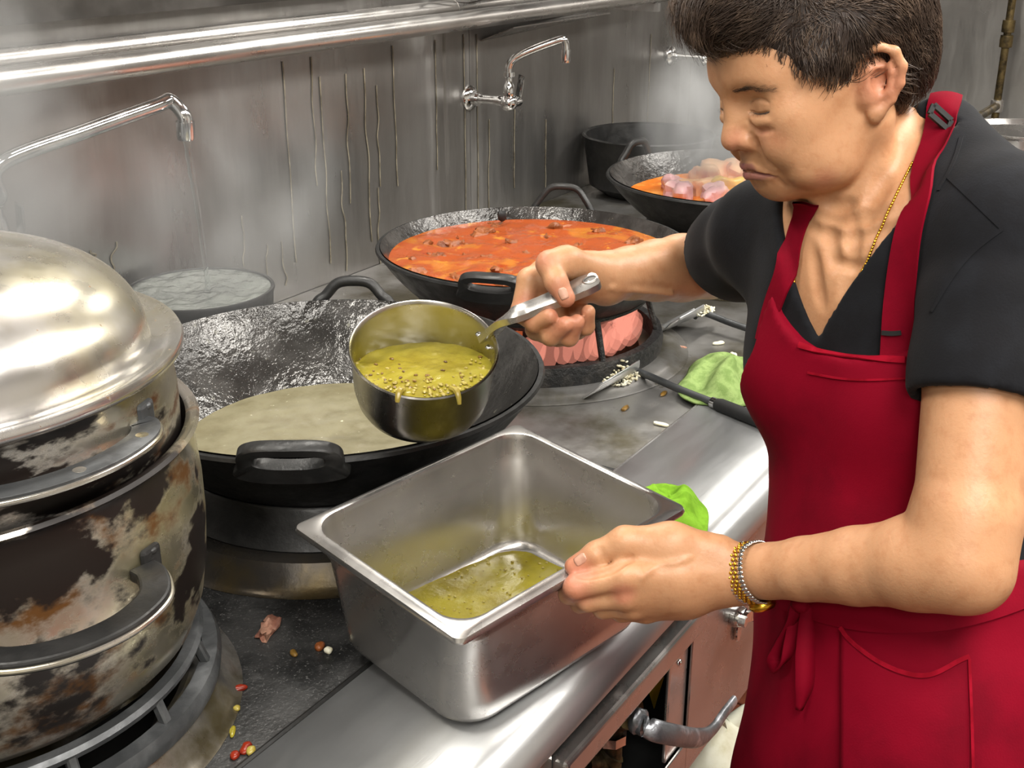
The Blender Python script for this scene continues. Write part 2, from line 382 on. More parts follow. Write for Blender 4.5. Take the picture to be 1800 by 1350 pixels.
# grease runs hanging on the back wall: thin raised lines, one piece each
for px, y0, y1, wob in ((497, 108, 470, .5), (547, 100, 330, 1), (562, 135, 470, .7), (608, 130, 360, 1.5), (640, 120, 430, 2), (662, 150, 330, 2),
                        (690, 80, 330, .6), (765, 70, 300, .5), (815, 60, 420, .4), (838, 60, 400, .4), (860, 210, 380, 1), (425, 380, 470, 1.2), (470, 430, 500, 2), (495, 425, 505, 2),
                        (600, 300, 480, 1.4), (665, 330, 470, 1.6), (905, 180, 330, .6), (960, 210, 330, .5), (1080, 120, 230, .5), (1145, 60, 220, .5), (1215, 110, 240, .5), (160, 440, 470, 3), (205, 425, 490, 3)):
    a = ony(px, y0, WY - .006); b = ony(px, y1, WY - .006); b[0] = a[0] + wob * random.uniform(-.006, .006)
    pts = [a + (b - a) * t + V3(random.uniform(-1, 1) * .004 * wob * (.2 < t < .9), 0, 0) for t in np.linspace(0, 1, 7)]
    mesh_obj('grease_run', *tube(crom(pts, 5), .0017, 6, flat=.6, up=(0, 1, 0)), 'grease', wb)

# lamps: the fittings that hold the area lights
for k, (lx, ly, lz, sx, sy, pw, lc) in enumerate(LIGHTS):
    lab = ['flat ceiling light panel above the cook', 'flat ceiling light panel behind the cook', 'flat ceiling light panel at the far left of the room', 'flat ceiling light panel at the far end of the room',
           'hood lamp above the steamer pot', 'hood lamp above the front wok', 'hood lamp above the rear woks'][k]
    L = thing('ceiling_light' if k < 4 else 'hood_lamp', lab, 'light', (lx, ly, lz + .012), group='lamps above the range')
    mesh_obj('housing', *box(-sx / 2 - .03, sx / 2 + .03, -sy / 2 - .03, sy / 2 + .03, .002, .028), 'steel', L, smooth=False)
    mesh_obj('diffuser', *box(-sx / 2, sx / 2, -sy / 2, sy / 2, -.006, .001), 'lamp', L, smooth=False)
hood = thing('exhaust_hood', 'stainless exhaust hood hanging above the wok range', 'hood', (1.2, 1.2, 2.18))
mesh_obj('canopy', *box(-2.2, 2.4, -.55, .49, 0.04, .08), 'steel', hood, smooth=False)
mesh_obj('front_lip', *box(-2.2, 2.4, -.57, -.55, -.1, .08), 'steel', hood, smooth=False)

# ------------------------------------------------------------------ the range
W1 = V3(1.137, 1.02); W2 = V3(1.816, 1.102); W3 = V3(2.54, .99); PT = V3(.570, 1.0)
rg = thing('wok_range', 'long stainless wok range with blackened deck and rounded front shelf', 'range', (0, 0, 0))
XA, XB, SEAM = -.6, 4.55, .71
def deck_with_holes(x0, x1, y0, y1, z, holes, n=56):
    bm = bmesh.new(); es = []
    def loop(pts):
        vs = [bm.verts.new(p) for p in pts]
        for i in range(len(vs)): es.append(bm.edges.new((vs[i], vs[(i + 1) % len(vs)])))
    nx = 40
    loop([(x0 + (x1 - x0) * i / nx, y0, z) for i in range(nx)] + [(x1, y0, z), (x1, (y0 + y1) / 2, z)] + [(x1 - (x1 - x0) * i / nx, y1, z) for i in range(nx)] + [(x0, y1, z), (x0, (y0 + y1) / 2, z)])
    for (cx, cy), r in holes: loop([(cx + r * math.cos(-2 * math.pi * i / n), cy + r * math.sin(-2 * math.pi * i / n), z) for i in range(n)])
    bmesh.ops.triangle_fill(bm, edges=es, use_beauty=True, normal=(0, 0, 1))
    bmesh.ops.recalc_face_normals(bm, faces=bm.faces)
    me = bpy.data.meshes.new('deck'); bm.to_mesh(me); bm.free()
    return me
DZ = SH - .008
dk = link('deck', deck_with_holes(XA, 1.43, SEAM + .004, WY - .006, DZ, [(W1, .21), (PT, .21)]), 'deck', rg)
dk2 = link('deck', deck_with_holes(1.43, XB, SEAM + .004, WY - .006, DZ, [(W2, .21), (W3, .21)]), 'deck_steel', rg)
# raised bead between deck and shelf
mesh_obj('edge_bead', *tube([(XA, SEAM + .004, SH - .001), (1.0, SEAM + .004, SH - .001)], .0042, 8), 'iron', rg)
mesh_obj('edge_bead', *tube([(1.003, SEAM + .004, SH - .002), (XB, SEAM + .004, SH - .002)], .003, 8), 'steel', rg)
# shelf with rolled nose: profile swept along x
prof = [(SEAM, -.012), (SEAM, 0), (.53, 0)]
for k in range(1, 9):
    a = math.pi / 2 * k / 8
    prof.append((.53 - .03 * math.sin(a), -.03 + .03 * math.cos(a)))
prof += [(.50, -.044), (.503, -.047), (.53, -.047)]
V = []; F = []
for x in (XA, XB):
    for y, z in prof: V.append((x, y, SH + z))
n = len(prof)
for i in range(n - 1): F.append((i, i + 1, n + i + 1, n + i))
sh = mesh_obj('front_shelf', V, F, 'shelf', rg); sh.modifiers.new('thickness', 'SOLIDIFY').thickness = -.0015
# front: upper apron strip, panel around the open service hatch, rail and jambs
FY = .520
mesh_obj('apron_strip', *box(XA, XB, FY + .008, FY + .012, .66, SH - .046), 'front', rg, smooth=False)
OX0, OX1, OZ0, OZ1 = .925, 1.265, .485, .678
for nm, b in (('front_panel', (XA, OX0 - .022, FY, FY + .004, .43, .742)), ('front_panel', (OX1 + .012, XB, FY, FY + .004, .43, .752)), ('front_panel', (OX0 - .022, OX1 + .012, FY, FY + .004, .43, OZ0))):
    bevel(mesh_obj(nm, *box(*b), 'front', rg, smooth=False), .001, 1)
bevel(mesh_obj('top_rail', *box(OX0 - .02, OX1 + .016, FY - .018, FY + .012, OZ1, OZ1 + .036), 'front', rg, smooth=False), .006, 3)
bevel(mesh_obj('jamb', *box(OX0 - .02, OX0 - .004, FY - .014, FY + .012, OZ0, OZ1), 'front', rg, smooth=False), .003, 2)
bevel(mesh_obj('jamb', *box(OX1 - .045, OX1 + .012, FY + .006, FY + .012, OZ0, OZ1), 'steel', rg, smooth=False), .002, 2)
bl = lathe([(0, .0), (.005, .0), (.0045, .002), (.0025, .0035), (0, .004)], 14)
mesh_obj('jamb_screw', *xform(bl, rotx(math.pi / 2), (OX1 - .018, FY + .006, OZ1 - .045)), 'chrome', rg)
mesh_obj('splash_plate', *box(.875, 1.03, FY + .002, FY + .006, .722, .748), 'steel', rg, smooth=False)
mesh_obj('splash_plate', *box(1.03, 1.075, FY + .003, FY + .0065, .722, .748), 'shelf', rg, smooth=False)
mesh_obj('latch_tab', *box(1.062, 1.072, FY - .006, FY + .004, .735, .752), 'chrome', rg, smooth=False)
for i in range(9):    # vent holes under the nose, drawn as flat black discs
    mesh_obj('vent_hole', *xform(lathe([(0, 0), (.0065, 0), (.0075, .0015), (.0085, 0)], 16), rotx(math.pi / 2), (1.10 + .024 * i, FY + .0075, .735)), 'black', rg)
# carcass behind the hatch
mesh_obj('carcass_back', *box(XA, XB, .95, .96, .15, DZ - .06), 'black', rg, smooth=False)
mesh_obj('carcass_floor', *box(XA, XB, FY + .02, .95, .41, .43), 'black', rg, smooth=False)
mesh_obj('end_panel', *box(XA, XA + .004, FY, WY - .01, .15, SH - .05), 'front', rg, smooth=False)
mesh_obj('end_panel', *box(XB - .004, XB, FY, WY - .01, .15, SH - .05), 'front', rg, smooth=False)
for lx in (-.5, 1.9, 4.4):
    for ly in (.72, 1.55):
        mesh_obj('leg', *tube([(lx, ly, 0), (lx, ly, .42)], .022, 16), 'steel', rg)
# burner collars (flared mounds) with wells, wind rings on top
def collar(c, mat, R0=.305, H=.028, ring_mat='iron'):
    pr = [(R0, DZ + .0008), (R0 - .005, DZ + .003), (R0 - .012, DZ + H * .3), (R0 - .020, DZ + H * .65), (R0 - .028, DZ + H), (.208, DZ + H + .002), (.200, DZ + H - .004), (.196, DZ - .06), (.16, DZ - .11), (.06, DZ - .14), (0, DZ - .14)]
    return mesh_obj('burner_collar', *xform(lathe(pr, 72), None, (c[0], c[1], 0)), mat, rg)
collar(W1, 'collar_dark', .272, .034); collar(PT, 'collar', .258, .036); collar(W2, 'deck_steel', .292, .012); collar(W3, 'collar', .285, .03)
def wind_ring(c, mat, r, z0, z1, posts=0, base_h=.012, thick=.012, bottom_r=None):
    """cast ring: lower band, posts and upper band, so that there are windows between them"""
    ro = r; ri = r - thick; rb = bottom_r or r
    if posts == 0:
        pr = [(rb - thick, z0), (rb, z0), (rb + .002, z0 + .004), (ro + .003, (z0 + z1) / 2), (ro, z1 - .003), (ro - .003, z1), (ri + .002, z1), (ri, z1 - .004), (rb - thick, z0)]
        return mesh_obj('wok_ring', *xform(lathe(pr, 72), None, (c[0], c[1], 0)), mat, rg)
    b1 = [(rb - thick, z0), (rb + .006, z0), (rb + .008, z0 + base_h * .6), (rb + .004, z0 + base_h), (rb - thick, z0 + base_h), (rb - thick, z0)]
    b2 = [(ri, z1 - .010), (ro, z1 - .010), (ro + .002, z1 - .004), (ro - .002, z1), (ri, z1), (ri, z1 - .010)]
    o = mesh_obj('wok_ring', *xform(join(lathe(b1, 80), lathe(b2, 80)), None, (c[0], c[1], 0)), mat, rg)
    pm = None
    for k in range(posts):
        a = 2 * math.pi * (k + .5) / posts + .2
        p0, p1 = V3(rb - thick * .45, 0, z0 + base_h - .003), V3(ro - thick * .4, 0, z1 - .006)
        vf = xform(sweep(np.array([p0, p1]), [(-.005, -.005), (.005, -.005), (.005, .005), (-.005, .005)], up=(1, 0, 0)), rotz(a))
        bevel(mesh_obj('ring_post', *vf, mat, o, smooth=False), .002, 1)
        o.children[-1].location = (c[0], c[1], 0)
    return o
wind_ring(W1, 'iron', .208, DZ + .034, DZ + .089, 0, bottom_r=.222)
wind_ring(PT, 'grate', .222, DZ + .034, DZ + .083, 14, .020, bottom_r=.232)
wind_ring(W2, 'crust', .214, DZ + .010, DZ + .120, 7, .036, bottom_r=.236)
wind_ring(W3, 'iron', .215, DZ + .030, DZ + .098, 0, bottom_r=.230)
# flames in the second burner: individual tongues around the burner head
bh = mesh_obj('burner_head', *xform(lathe([(0, DZ - .03), (.10, DZ - .03), (.11, DZ - .05), (.11, DZ - .10), (0, DZ - .10)], 40), None, (W2[0], W2[1], 0)), 'crust', rg)
mesh_obj('burner_glow', *xform(lathe([(.200, DZ + .03), (.202, DZ + .04), (.200, DZ + .100), (.197, DZ + .04), (.200, DZ + .03)], 64, (.3, 3.6)), None, (W2[0], W2[1], 0)), 'glow', rg)
for k in range(60):
    a = 2 * math.pi * k / 60 + random.uniform(-.06, .06); h = random.uniform(.05, .075); r0 = .17 + random.uniform(-.012, .01)
    pts = crom([(r0, 0, 0), (r0 + .010, 0, h * .4), (r0 + .018, .004, h * .75), (r0 + .014, .008, h)], 3)
    rad = [.012, .0155, .017, .0175, .017, .015, .012, .008, .0045, .0012][:len(pts)]
    mesh_obj('flame', *xform(tube(pts, np.interp(np.linspace(0, 1, len(pts)), np.linspace(0, 1, 10), [.012, .0155, .017, .0175, .017, .015, .012, .008, .0045, .0012]), 8), rotz(a), (W2[0], W2[1], DZ + .03)), 'flame', bh)
# ------------------------------------------------------------------ woks
def sphere_cap(R, d, n=22):
    """profile (r, z) from the bottom centre (z=0) to the rim of a bowl with rim radius R and depth d"""
    Rs = (R * R + d * d) / (2 * d); a1 = math.asin(min(1, R / Rs)); a1 = a1 if d <= R else math.pi - a1
    return [(Rs * math.sin(a1 * i / n), Rs - Rs * math.cos(a1 * i / n)) for i in range(n + 1)]
def wok(name, label, c, zr, R, d, handles, mat_in='wok_wet', tilt=(0, 0), thick=.006, lip=.0):
    t = thing(name, label, 'wok', (c[0], c[1], zr - d))
    inn = sphere_cap(R - thick, d - thick * .2); inn = [(r, z + thick) for r, z in inn]
    out = sphere_cap(R, d)
    body = [(r, z) for r, z in out[:-1]] + [(R, d - .004), (R + .003, d - .001), (R + .001, d + .003), (R - thick + .001, d + .003)]
    o = mesh_obj('bowl', *lathe(body, 96), 'iron', t)
    o2 = mesh_obj('inner_surface', *lathe(inn[::-1][:-1] + [(.0001, thick)], 96), mat_in, t)
    o2.data.flip_normals()
    for h in handles: handle_on(t, R, d, *h)
    return t
def handle_on(t, R, d, ang, w=.062, rise=.034, outw=.018, kind='loop', rad=.0075):
    """cast loop handle standing on the rim at angle ang; ends run into the wall of the bowl"""
    ca, sa = math.cos(ang), math.sin(ang); rd = V3(ca, sa, 0); tg = V3(-sa, ca, 0); up = V3(0, 0, 1)
    if kind == 'loop':
        base = rd * (R - .001) + up * (d - .012)
        pts = [base - tg * (w + .012) - rd * .004 - up * .004, base - tg * (w + .004) + up * .012 + rd * .001, base - tg * w * .86 + up * (rise * .75) + rd * outw * .5, base - tg * w * .5 + up * (rise + .012) + rd * outw,
               base + up * (rise + .016) + rd * outw * 1.1, base + tg * w * .5 + up * (rise + .012) + rd * outw, base + tg * w * .86 + up * (rise * .75) + rd * outw * .5, base + tg * (w + .004) + up * .012 + rd * .001, base + tg * (w + .012) - rd * .004 - up * .004]
        P = crom(pts, 6)
        return mesh_obj('handle', *tube(P, rad, 12, flat=1.0), 'iron', t)
    # slab: flat lug that grows out of the rim with a slot in it
    path = []
    for s in np.linspace(-1, 1, 33):
        x = s * (w + .035)
        e = 1 / (1 + math.exp((abs(x) - w + .006) / .007))
        path.append((x, e))
    V = []; F = []
    R0 = R - .004
    for x, e in path:
        a2 = x / R0
        rdl = V3(math.cos(ang + a2), math.sin(ang + a2), 0)
        top = (.004 + rise * e)
        for off, zz in ((.008, -.03), (.010 + outw * .3 * e, -.004), (.012 + outw * e, top), (.002 + outw * e, top + .006 * e), (-.004 + outw * .6 * e, top - .001), (-.004, -.006)):
            V.append(rdl * (R0 + off) + up * (d + zz))
    n = 6
    for j in range(len(path) - 1):
        x = path[j][0]; inside = abs(x + (path[1][0] - path[0][0]) / 2) < w * .52
        for i in range(n):
            F.append((j * n + i, (j + 1) * n + i, (j + 1) * n + (i + 1) % n, j * n + (i + 1) % n))
    h = mesh_obj('handle', V, F, 'iron', t)
    return h
def slot_lug(t, R, d, ang, w=.058, rise=.030):
    """flat cast lug with an oval slot: a ring-shaped plate leaning outwards from the rim"""
    ca, sa = math.cos(ang), math.sin(ang); rd = V3(ca, sa, 0); tg = V3(-sa, ca, 0); up = V3(0, 0, 1)
    lean = (up * .92 + rd * .39); nrm = np.cross(tg, lean); base = rd * (R + .001) + up * (d - .010)
    N = 48; V = []; F = []
    for i in range(N):
        a = 2 * math.pi * i / N; c, s = math.cos(a), math.sin(a)
        sup = lambda v, p: math.copysign(abs(v) ** p, v)
        ox, oy = sup(c, .62) * w, sup(s, .72) * (rise * .62) + rise * .36
        if s < -.1: ox *= 1 + .32 * min(1, (-s - .1) / .6)
        ix, iy = sup(c, .62) * w * .66, sup(s, .8) * rise * .23 + rise * .50
        for (x, y), th in (((ox, oy), .0065), ((ox * .96, oy * .97), .0085), ((ix * 1.08, iy), .0085), ((ix, iy), .0065), ((ix, iy), -.0065), ((ix * 1.08, iy), -.0085), ((ox * .96, oy * .97), -.0085), ((ox, oy), -.0065)):
            q = base + lean * y + nrm * th
            a2 = x / R                                   # bend with the rim
            q = q + tg * (R * math.sin(a2)) - rd * (R * (1 - math.cos(a2)))
            V.append(q)
    k = 8
    for i in range(N):
        i2 = (i + 1) % N
        for j in range(k): F.append((i * k + j, i * k + (j + 1) % k, i2 * k + (j + 1) % k, i2 * k + j))
    return mesh_obj('handle', V, F, 'iron', t)
ang_to = lambda px, py, c, z: math.atan2(onz(px, py, z)[1] - c[1], onz(px, py, z)[0] - c[0])
Z1 = .985
a_f = ang_to(512, 812, W1, Z1); a_b = ang_to(622, 528, W1, Z1)
wk1 = wok('wok', 'large black iron wok of cloudy broth, nearest wok to the camera', W1, Z1, .296, .170, [])
slot_lug(wk1, .296, .170, a_f, .060, .046)
handle_on(wk1, .296, .170, a_b, .052, .026, .012, rad=.0085)
Z2 = .99
wk2 = wok('wok', 'black iron wok full of red curry behind the cook\'s outstretched hand', W2, Z2, .285, .160, [])
slot_lug(wk2, .285, .160, ang_to(845, 530, W2, Z2), .055, .044)
handle_on(wk2, .285, .160, ang_to(985, 372, W2, Z2), .055, .040, .010, rad=.007)
mesh_obj('rim_nick', *xform(blob((.012, .008, .012), .3, 60, 2), None, tuple(onz(882, 380, Z2) - V3(W2[0], W2[1], Z2 - .160) + V3(0, 0, .002))), 'iron', wk2)
Z3 = 1.0
wk3 = wok('wok', 'black iron wok of steaming orange chicken stew at the rear', W3, Z3, .305, .160, [])
handle_on(wk3, .305, .160, ang_to(1085, 272, W3, Z3), .050, .036, -.004, rad=.009)
# ------------------------------------------------------------------ what is in the woks
def level_r(R, d, below, thick=.006):
    Rs = (R * R + d * d) / (2 * d); h = d - below
    return math.sqrt(max(0, Rs * Rs - (Rs - h) ** 2)) - thick
b1 = .100; r1 = level_r(.296, .170, b1)
o = mesh_obj('broth', *disc(r1, 30, 90, .0015, 40), 'broth'); o.location = (W1[0], W1[1], Z1 - b1)
tag(o, 'greyish cloudy broth simmering in the nearest wok', 'broth')
b2 = .018; r2 = level_r(.285, .160, b2)
o = mesh_obj('red_curry', *disc(r2, 40, 110, .003, 30, 0, 4), 'curry'); o.location = (W2[0], W2[1], Z2 - b2)
tag(o, 'oily red-orange curry filling the middle wok', 'curry')
mm = [bpy.data.meshes.new('m')] * 0
for i in range(5):
    mo = mesh_obj('curry_meat', *blob((.022, .015, .012), .75, 75, i * 3.3, 20, 12), 'meat'); mm.append(mo.data); bpy.data.objects.remove(mo)
spots2 = [(850, 410), (905, 425), (1050, 405), (1085, 412), (930, 445), (1000, 440), (1060, 448), (790, 430), (775, 450), (880, 475), (735, 480), (800, 490), (960, 415), (720, 455), (745, 430), (1110, 425), (890, 500), (830, 455), (980, 400), (870, 395)]
spots2 += [(random.uniform(690, 1120), random.uniform(400, 500)) for _ in range(26)]
k2 = 0
for px, py in spots2:
    p = onz(px, py, Z2 - b2)
    if math.hypot(p[0] - W2[0], p[1] - W2[1]) > r2 - .03: continue
    q = bpy.data.objects.new('curry_meat', mm[k2 % 5]); COL.objects.link(q); q.location = (p[0], p[1], Z2 - b2 - .004)
    s = random.uniform(.55, 1.2) if k2 < 20 else random.uniform(.3, .7)
    q.scale = (s, s, s * .8); q.rotation_euler = (random.uniform(-.3, .3), random.uniform(-.3, .3), random.uniform(0, 6))
    tag(q, 'brown chunk of meat floating in the red curry', 'meat', 'meat chunks in the red curry'); k2 += 1
b3 = .045; r3 = level_r(.305, .160, b3)
o = mesh_obj('orange_stew', *disc(r3, 34, 90, .004, 30, 0, 8), 'stew'); o.location = (W3[0], W3[1], Z3 - b3)
tag(o, 'steaming orange stew in the rear wok', 'stew')
chm = {}
for nm in ('chicken', 'chicken_pink', 'chicken_gold'):
    for i in range(3):
        mo = mesh_obj('chicken_piece', *blob((.060, .032, .030), .40, 30, i * 5.1 + 20, 22, 14), nm); chm[nm, i] = mo.data; bpy.data.objects.remove(mo)
for i, (px, py, nm, s, rz, rx) in enumerate(((1150, 316, 'chicken_gold', .9, 2.4, .5), (1130, 296, 'chicken_pink', .6, 2.0, .8), (1180, 332, 'chicken_pink', .9, .3, 0), (1195, 345, 'chicken_pink', 1.0, .5, 0), (1210, 300, 'chicken', 1.1, .2, .2), (1240, 320, 'chicken', 1.1, .8, .2),
                          (1255, 348, 'chicken_pink', .8, .1, .1), (1270, 310, 'chicken', 1.2, 2.8, .1), (1285, 340, 'chicken_gold', 1.1, 1.8, .1), (1225, 340, 'chicken', .9, 2.2, 0), (1180, 300, 'chicken', .8, .9, .1), (1120, 325, 'chicken', .7, .9, .1), (1300, 315, 'chicken', 1.1, .9, .1), (1320, 340, 'chicken', 1.1, .4, .1), (1350, 330, 'chicken_gold', 1.1, .4, .1))):
    p = onz(px, py, Z3 - b3)
    if math.hypot(p[0] - W3[0], p[1] - W3[1]) > r3 - .02: continue
    q = bpy.data.objects.new('chicken_piece', chm[nm, i % 3]); COL.objects.link(q); q.location = (p[0], p[1], Z3 - b3 + .010)
    q.scale = (s, s, s); q.rotation_euler = (rx, random.uniform(-.2, .2), rz)
    lab = {'chicken': 'orange-glazed piece of chicken in the rear wok of stew', 'chicken_pink': 'pinkish piece of chicken in the rear wok of stew', 'chicken_gold': 'golden piece of chicken in the rear wok of stew'}[nm]
    tag(q, lab, 'chicken', lab.split(' piece')[0] + ' chicken pieces in the rear wok')
# dark pot behind the stew wok, water pot at the back wall
def open_pot(name, label, cat, c, z0, prof, mat, **kw):
    t = thing(name, label, cat, (c[0], c[1], z0))
    mesh_obj('wall', *lathe(prof, 72), mat, t)
    return t
bp = onz(1165, 262, .985); BPC = V3(3.10, 1.50)
t = open_pot('iron_pot', 'deep black iron pot against the wall behind the rear stew wok', 'pot', BPC, DZ, [(0, .0), (.12, .002), (.165, .03), (.185, .165), (.19, .17), (.186, .174), (.178, .17), (.16, .04), (.12, .012), (0, .01)], 'iron')
WP = V3(1.408, 1.541); WZ = .94
t = open_pot('water_pot', 'round black pot brimming with water under the running tap', 'pot', WP, DZ, [(0, 0), (.105, .001), (.118, .01), (.128, .14), (.131, .146), (.130, .150), (.125, .150), (.122, .144), (.112, .02), (0, .012)], 'iron')
o = mesh_obj('pot_water', *disc(.1235, 30, 72, .003, 45, 0, 3), 'water'); o.location = (WP[0], WP[1], DZ + .1475)
tag(o, 'rippling water filling the black pot to the brim', 'water')
# ------------------------------------------------------------------ steamer stack at the left
def side_handle(t, ang, R, z, w, out, mat, slab=.022, thick=.007, rivets=True, droop=.0, rim=True):
    """D-shaped strap handle: flat bar bowing out from the wall, feet with rivets"""
    rd = V3(math.cos(ang), math.sin(ang), 0); tg = V3(-rd[1], rd[0], 0); up = V3(0, 0, 1)
    pts = [rd * (R * math.cos(w / R) + .002) - tg * (R * math.sin(w / R)) + up * z]
    for s, o_ in ((-.96, .35), (-.78, .78), (-.4, .99), (0, 1.04), (.4, .99), (.78, .78), (.96, .35)):
        pts.append(rd * (R - w * w / (2 * R) + out * o_ + (w * w / (2 * R)) * (1 - s * s)) + tg * (s * w * 1.02) + up * (z + droop * o_))
    pts.append(rd * (R * math.cos(w / R) + .002) + tg * (R * math.sin(w / R)) + up * z)
    P = crom(pts, 6)
    pf = [(-thick / 2, -slab / 2), (thick / 2, -slab / 2), (thick / 2, slab / 2), (-thick / 2, slab / 2)]
    h = mesh_obj('handle', *sweep(P, pf, up=(0, 0, 1)), mat, t, smooth=False); bevel(h, .0025, 2)
    if rim:
        # paler steel bar along the outer edge of the handle
        T, N, B = frames(P, (0, 0, 1)); out_p = [p - b * slab / 2 * (1 if (b @ (p * [1, 1, 0])) < 0 else -1) for p, b in zip(P, B)]
        mesh_obj('pale_edge', *tube(np.array(out_p)[4:-4] - V3(0, 0, .001), .0024, 8), 'pot', h)
    for s in (-1, 1):
        for dz in (-.012, .012):
            a2 = ang + s * (w + .014) / R
            mesh_obj('rivet', *xform(blob((.006, .006, .004), 0, 1, 0, 10, 6), basis((math.cos(a2), math.sin(a2), 0), z=(0, 0, 1)), (R * math.cos(a2) * 1.004, R * math.sin(a2) * 1.004, z + dz)), mat, h)
        bevel(mesh_obj('foot', *xform(box(-.003, .005, -.012, .012, -.017, .017), basis((math.cos(ang + s * (w + .012) / R), math.sin(ang + s * (w + .012) / R), 0), z=(0, 0, 1)), (R * math.cos(ang + s * (w + .012) / R), R * math.sin(ang + s * (w + .012) / R), z)), mat, h, smooth=False), .005, 2)
    for s in (-.5, 0., .5):
        k = int((s * .5 + .5) * (len(P) - 1))
        mesh_obj('pin', *xform(lathe([(0, .0046), (.0055, .0042), (.006, .003)], 14), None, P[k]), 'pot', h) if rivets else None
    return h
PZ = DZ + .083
camang = math.atan2(-PT[1], -PT[0])
pot = thing('stock_pot', 'big scorched stainless stock pot, bottom of the steamer stack', 'pot', (PT[0], PT[1], PZ))
RZ = .230
body = [(0, 0), (.190, 0), (.206, .004), (.219, .018), (.229, .045), (.2355, .085), (.2385, .125), (.2385, .165), (.236, .200), (.2335, .218), (.235, RZ - .006), (.2395, RZ - .003), (.242, RZ), (.2395, RZ + .0035), (.235, RZ + .004), (.229, RZ), (.2275, .21), (.2325, .15), (.23, .09), (.215, .03), (.18, .012), (0, .006)]
o = mesh_obj('pot_body', *lathe(body, 120), 'potburn', pot)
side_handle(pot, camang + .29, .2385, .150, .082, .058, 'iron', .026, .012)
side_handle(pot, camang + .29 + math.pi, .2385, .150, .082, .058, 'iron', .026, .012)
tier = thing('steamer_tier', 'shiny steel steamer tier with curved side handle, sitting inside the stock pot', 'steamer', (PT[0], PT[1], PZ + RZ - .03))
TH = .102
body = [(.0, .0), (.205, .0), (.219, .006), (.2240, .02), (.2245, .036), (.2245, .060), (.223, TH - .02), (.222, TH - .008), (.224, TH - .003), (.224, TH), (.215, TH), (.214, TH - .01), (.215, .05), (.213, .02), (.20, .006), (0, .006)]
mesh_obj('tier_wall', *lathe(body, 120), 'potburn2' if 'potburn2' in MAT else 'pot', tier)
side_handle(tier, camang + .40, .222, .070, .090, .030, 'grate', .024, .008, rim=True)
side_handle(tier, camang + .40 + math.pi, .222, .070, .090, .030, 'grate', .024, .008, rim=True)
lid = thing('dome_lid', 'high domed stainless lid with rolled rim on top of the steamer', 'lid', (PT[0], PT[1], PZ + RZ - .03 + TH + .001))
dome = [(.203, .016)]
for k in range(1, 25):
    a = math.pi / 2 * k / 24
    dome.append((.203 * math.cos(a) ** .74, .016 + .092 * math.sin(a)))
prof = [(.2245, -.001), (.229, -.001), (.234, .003), (.2355, .008), (.2335, .0125), (.228, .0135), (.221, .010), (.211, .007), (.205, .008)] + dome
mesh_obj('dome', *lathe(prof, 140), 'lid', lid)
mesh_obj('knob', *xform(lathe([(0, 0), (.012, 0), (.012, .012), (.026, .018), (.028, .028), (.018, .036), (0, .038)], 32), None, (0, 0, .108)), 'iron', lid)
# ------------------------------------------------------------------ deep steel pan held by the cook
def rrect(w, d, r, n=7):
    pts = []
    for cx, cy, a0 in ((w / 2 - r, d / 2 - r, 0), (-w / 2 + r, d / 2 - r, math.pi / 2), (-w / 2 + r, -d / 2 + r, math.pi), (w / 2 - r, -d / 2 + r, 1.5 * math.pi)):
        for k in range(n + 1):
            a = a0 + math.pi / 2 * k / n; pts.append((cx + r * math.cos(a), cy + r * math.sin(a)))
    return pts
def loft(loops, cap0=False, cap1=False):
    V = []; F = []; n = len(loops[0])
    for L in loops: V += L
    for j in range(len(loops) - 1):
        for i in range(n): i2 = (i + 1) % n; F.append((j * n + i, j * n + i2, (j + 1) * n + i2, (j + 1) * n + i))
    if cap0: F.append(tuple(range(n))[::-1])
    if cap1: F.append(tuple((len(loops) - 1) * n + i for i in range(n)))
    return V, F
RP = np.array([[0.967, 0.2443, -0.072], [-0.2473, 0.9682, -0.0369], [0.0607, 0.0535, 0.9967]])
PC = V3(.9370, .6174, .9678)
pan = thing('hotel_pan', 'deep rectangular stainless pan with green soup, gripped by the cook', 'pan', tuple(PC), rot=Matrix(RP.tolist()).to_euler())
L = lambda w, d, r, z: [(x, y, z) for x, y in rrect(w, d, r)]
DP = .150
loops = [L(.20, .14, .03, -DP), L(.262, .202, .036, -DP + .001), L(.272, .212, .040, -DP + .004), L(.279, .219, .042, -DP + .012), L(.281, .221, .042, -DP + .03), L(.2935, .2335, .036, -.034), L(.2975, .2375, .034, -.030), L(.2985, .2385, .034, -.008), L(.302, .242, .033, -.003),
         L(.309, .249, .030, -.0045), L(.319, .259, .016, -.009), L(.3245, .2645, .010, -.010), L(.326, .266, .009, -.007), L(.324, .264, .010, -.003), L(.317, .257, .018, -.001), L(.306, .246, .030, .0005), L(.300, .240, .033, -.0005), L(.2965, .2365, .034, -.007), L(.2955, .2355, .034, -.029), L(.2915, .2315, .036, -.0335),
         L(.279, .219, .042, -DP + .03), L(.277, .217, .042, -DP + .013), L(.270, .210, .040, -DP + .0055), L(.260, .200, .036, -DP + .0025), L(.20, .14, .03, -DP + .0015)]
mesh_obj('shell', *loft(loops, True, True), 'pan', pan)
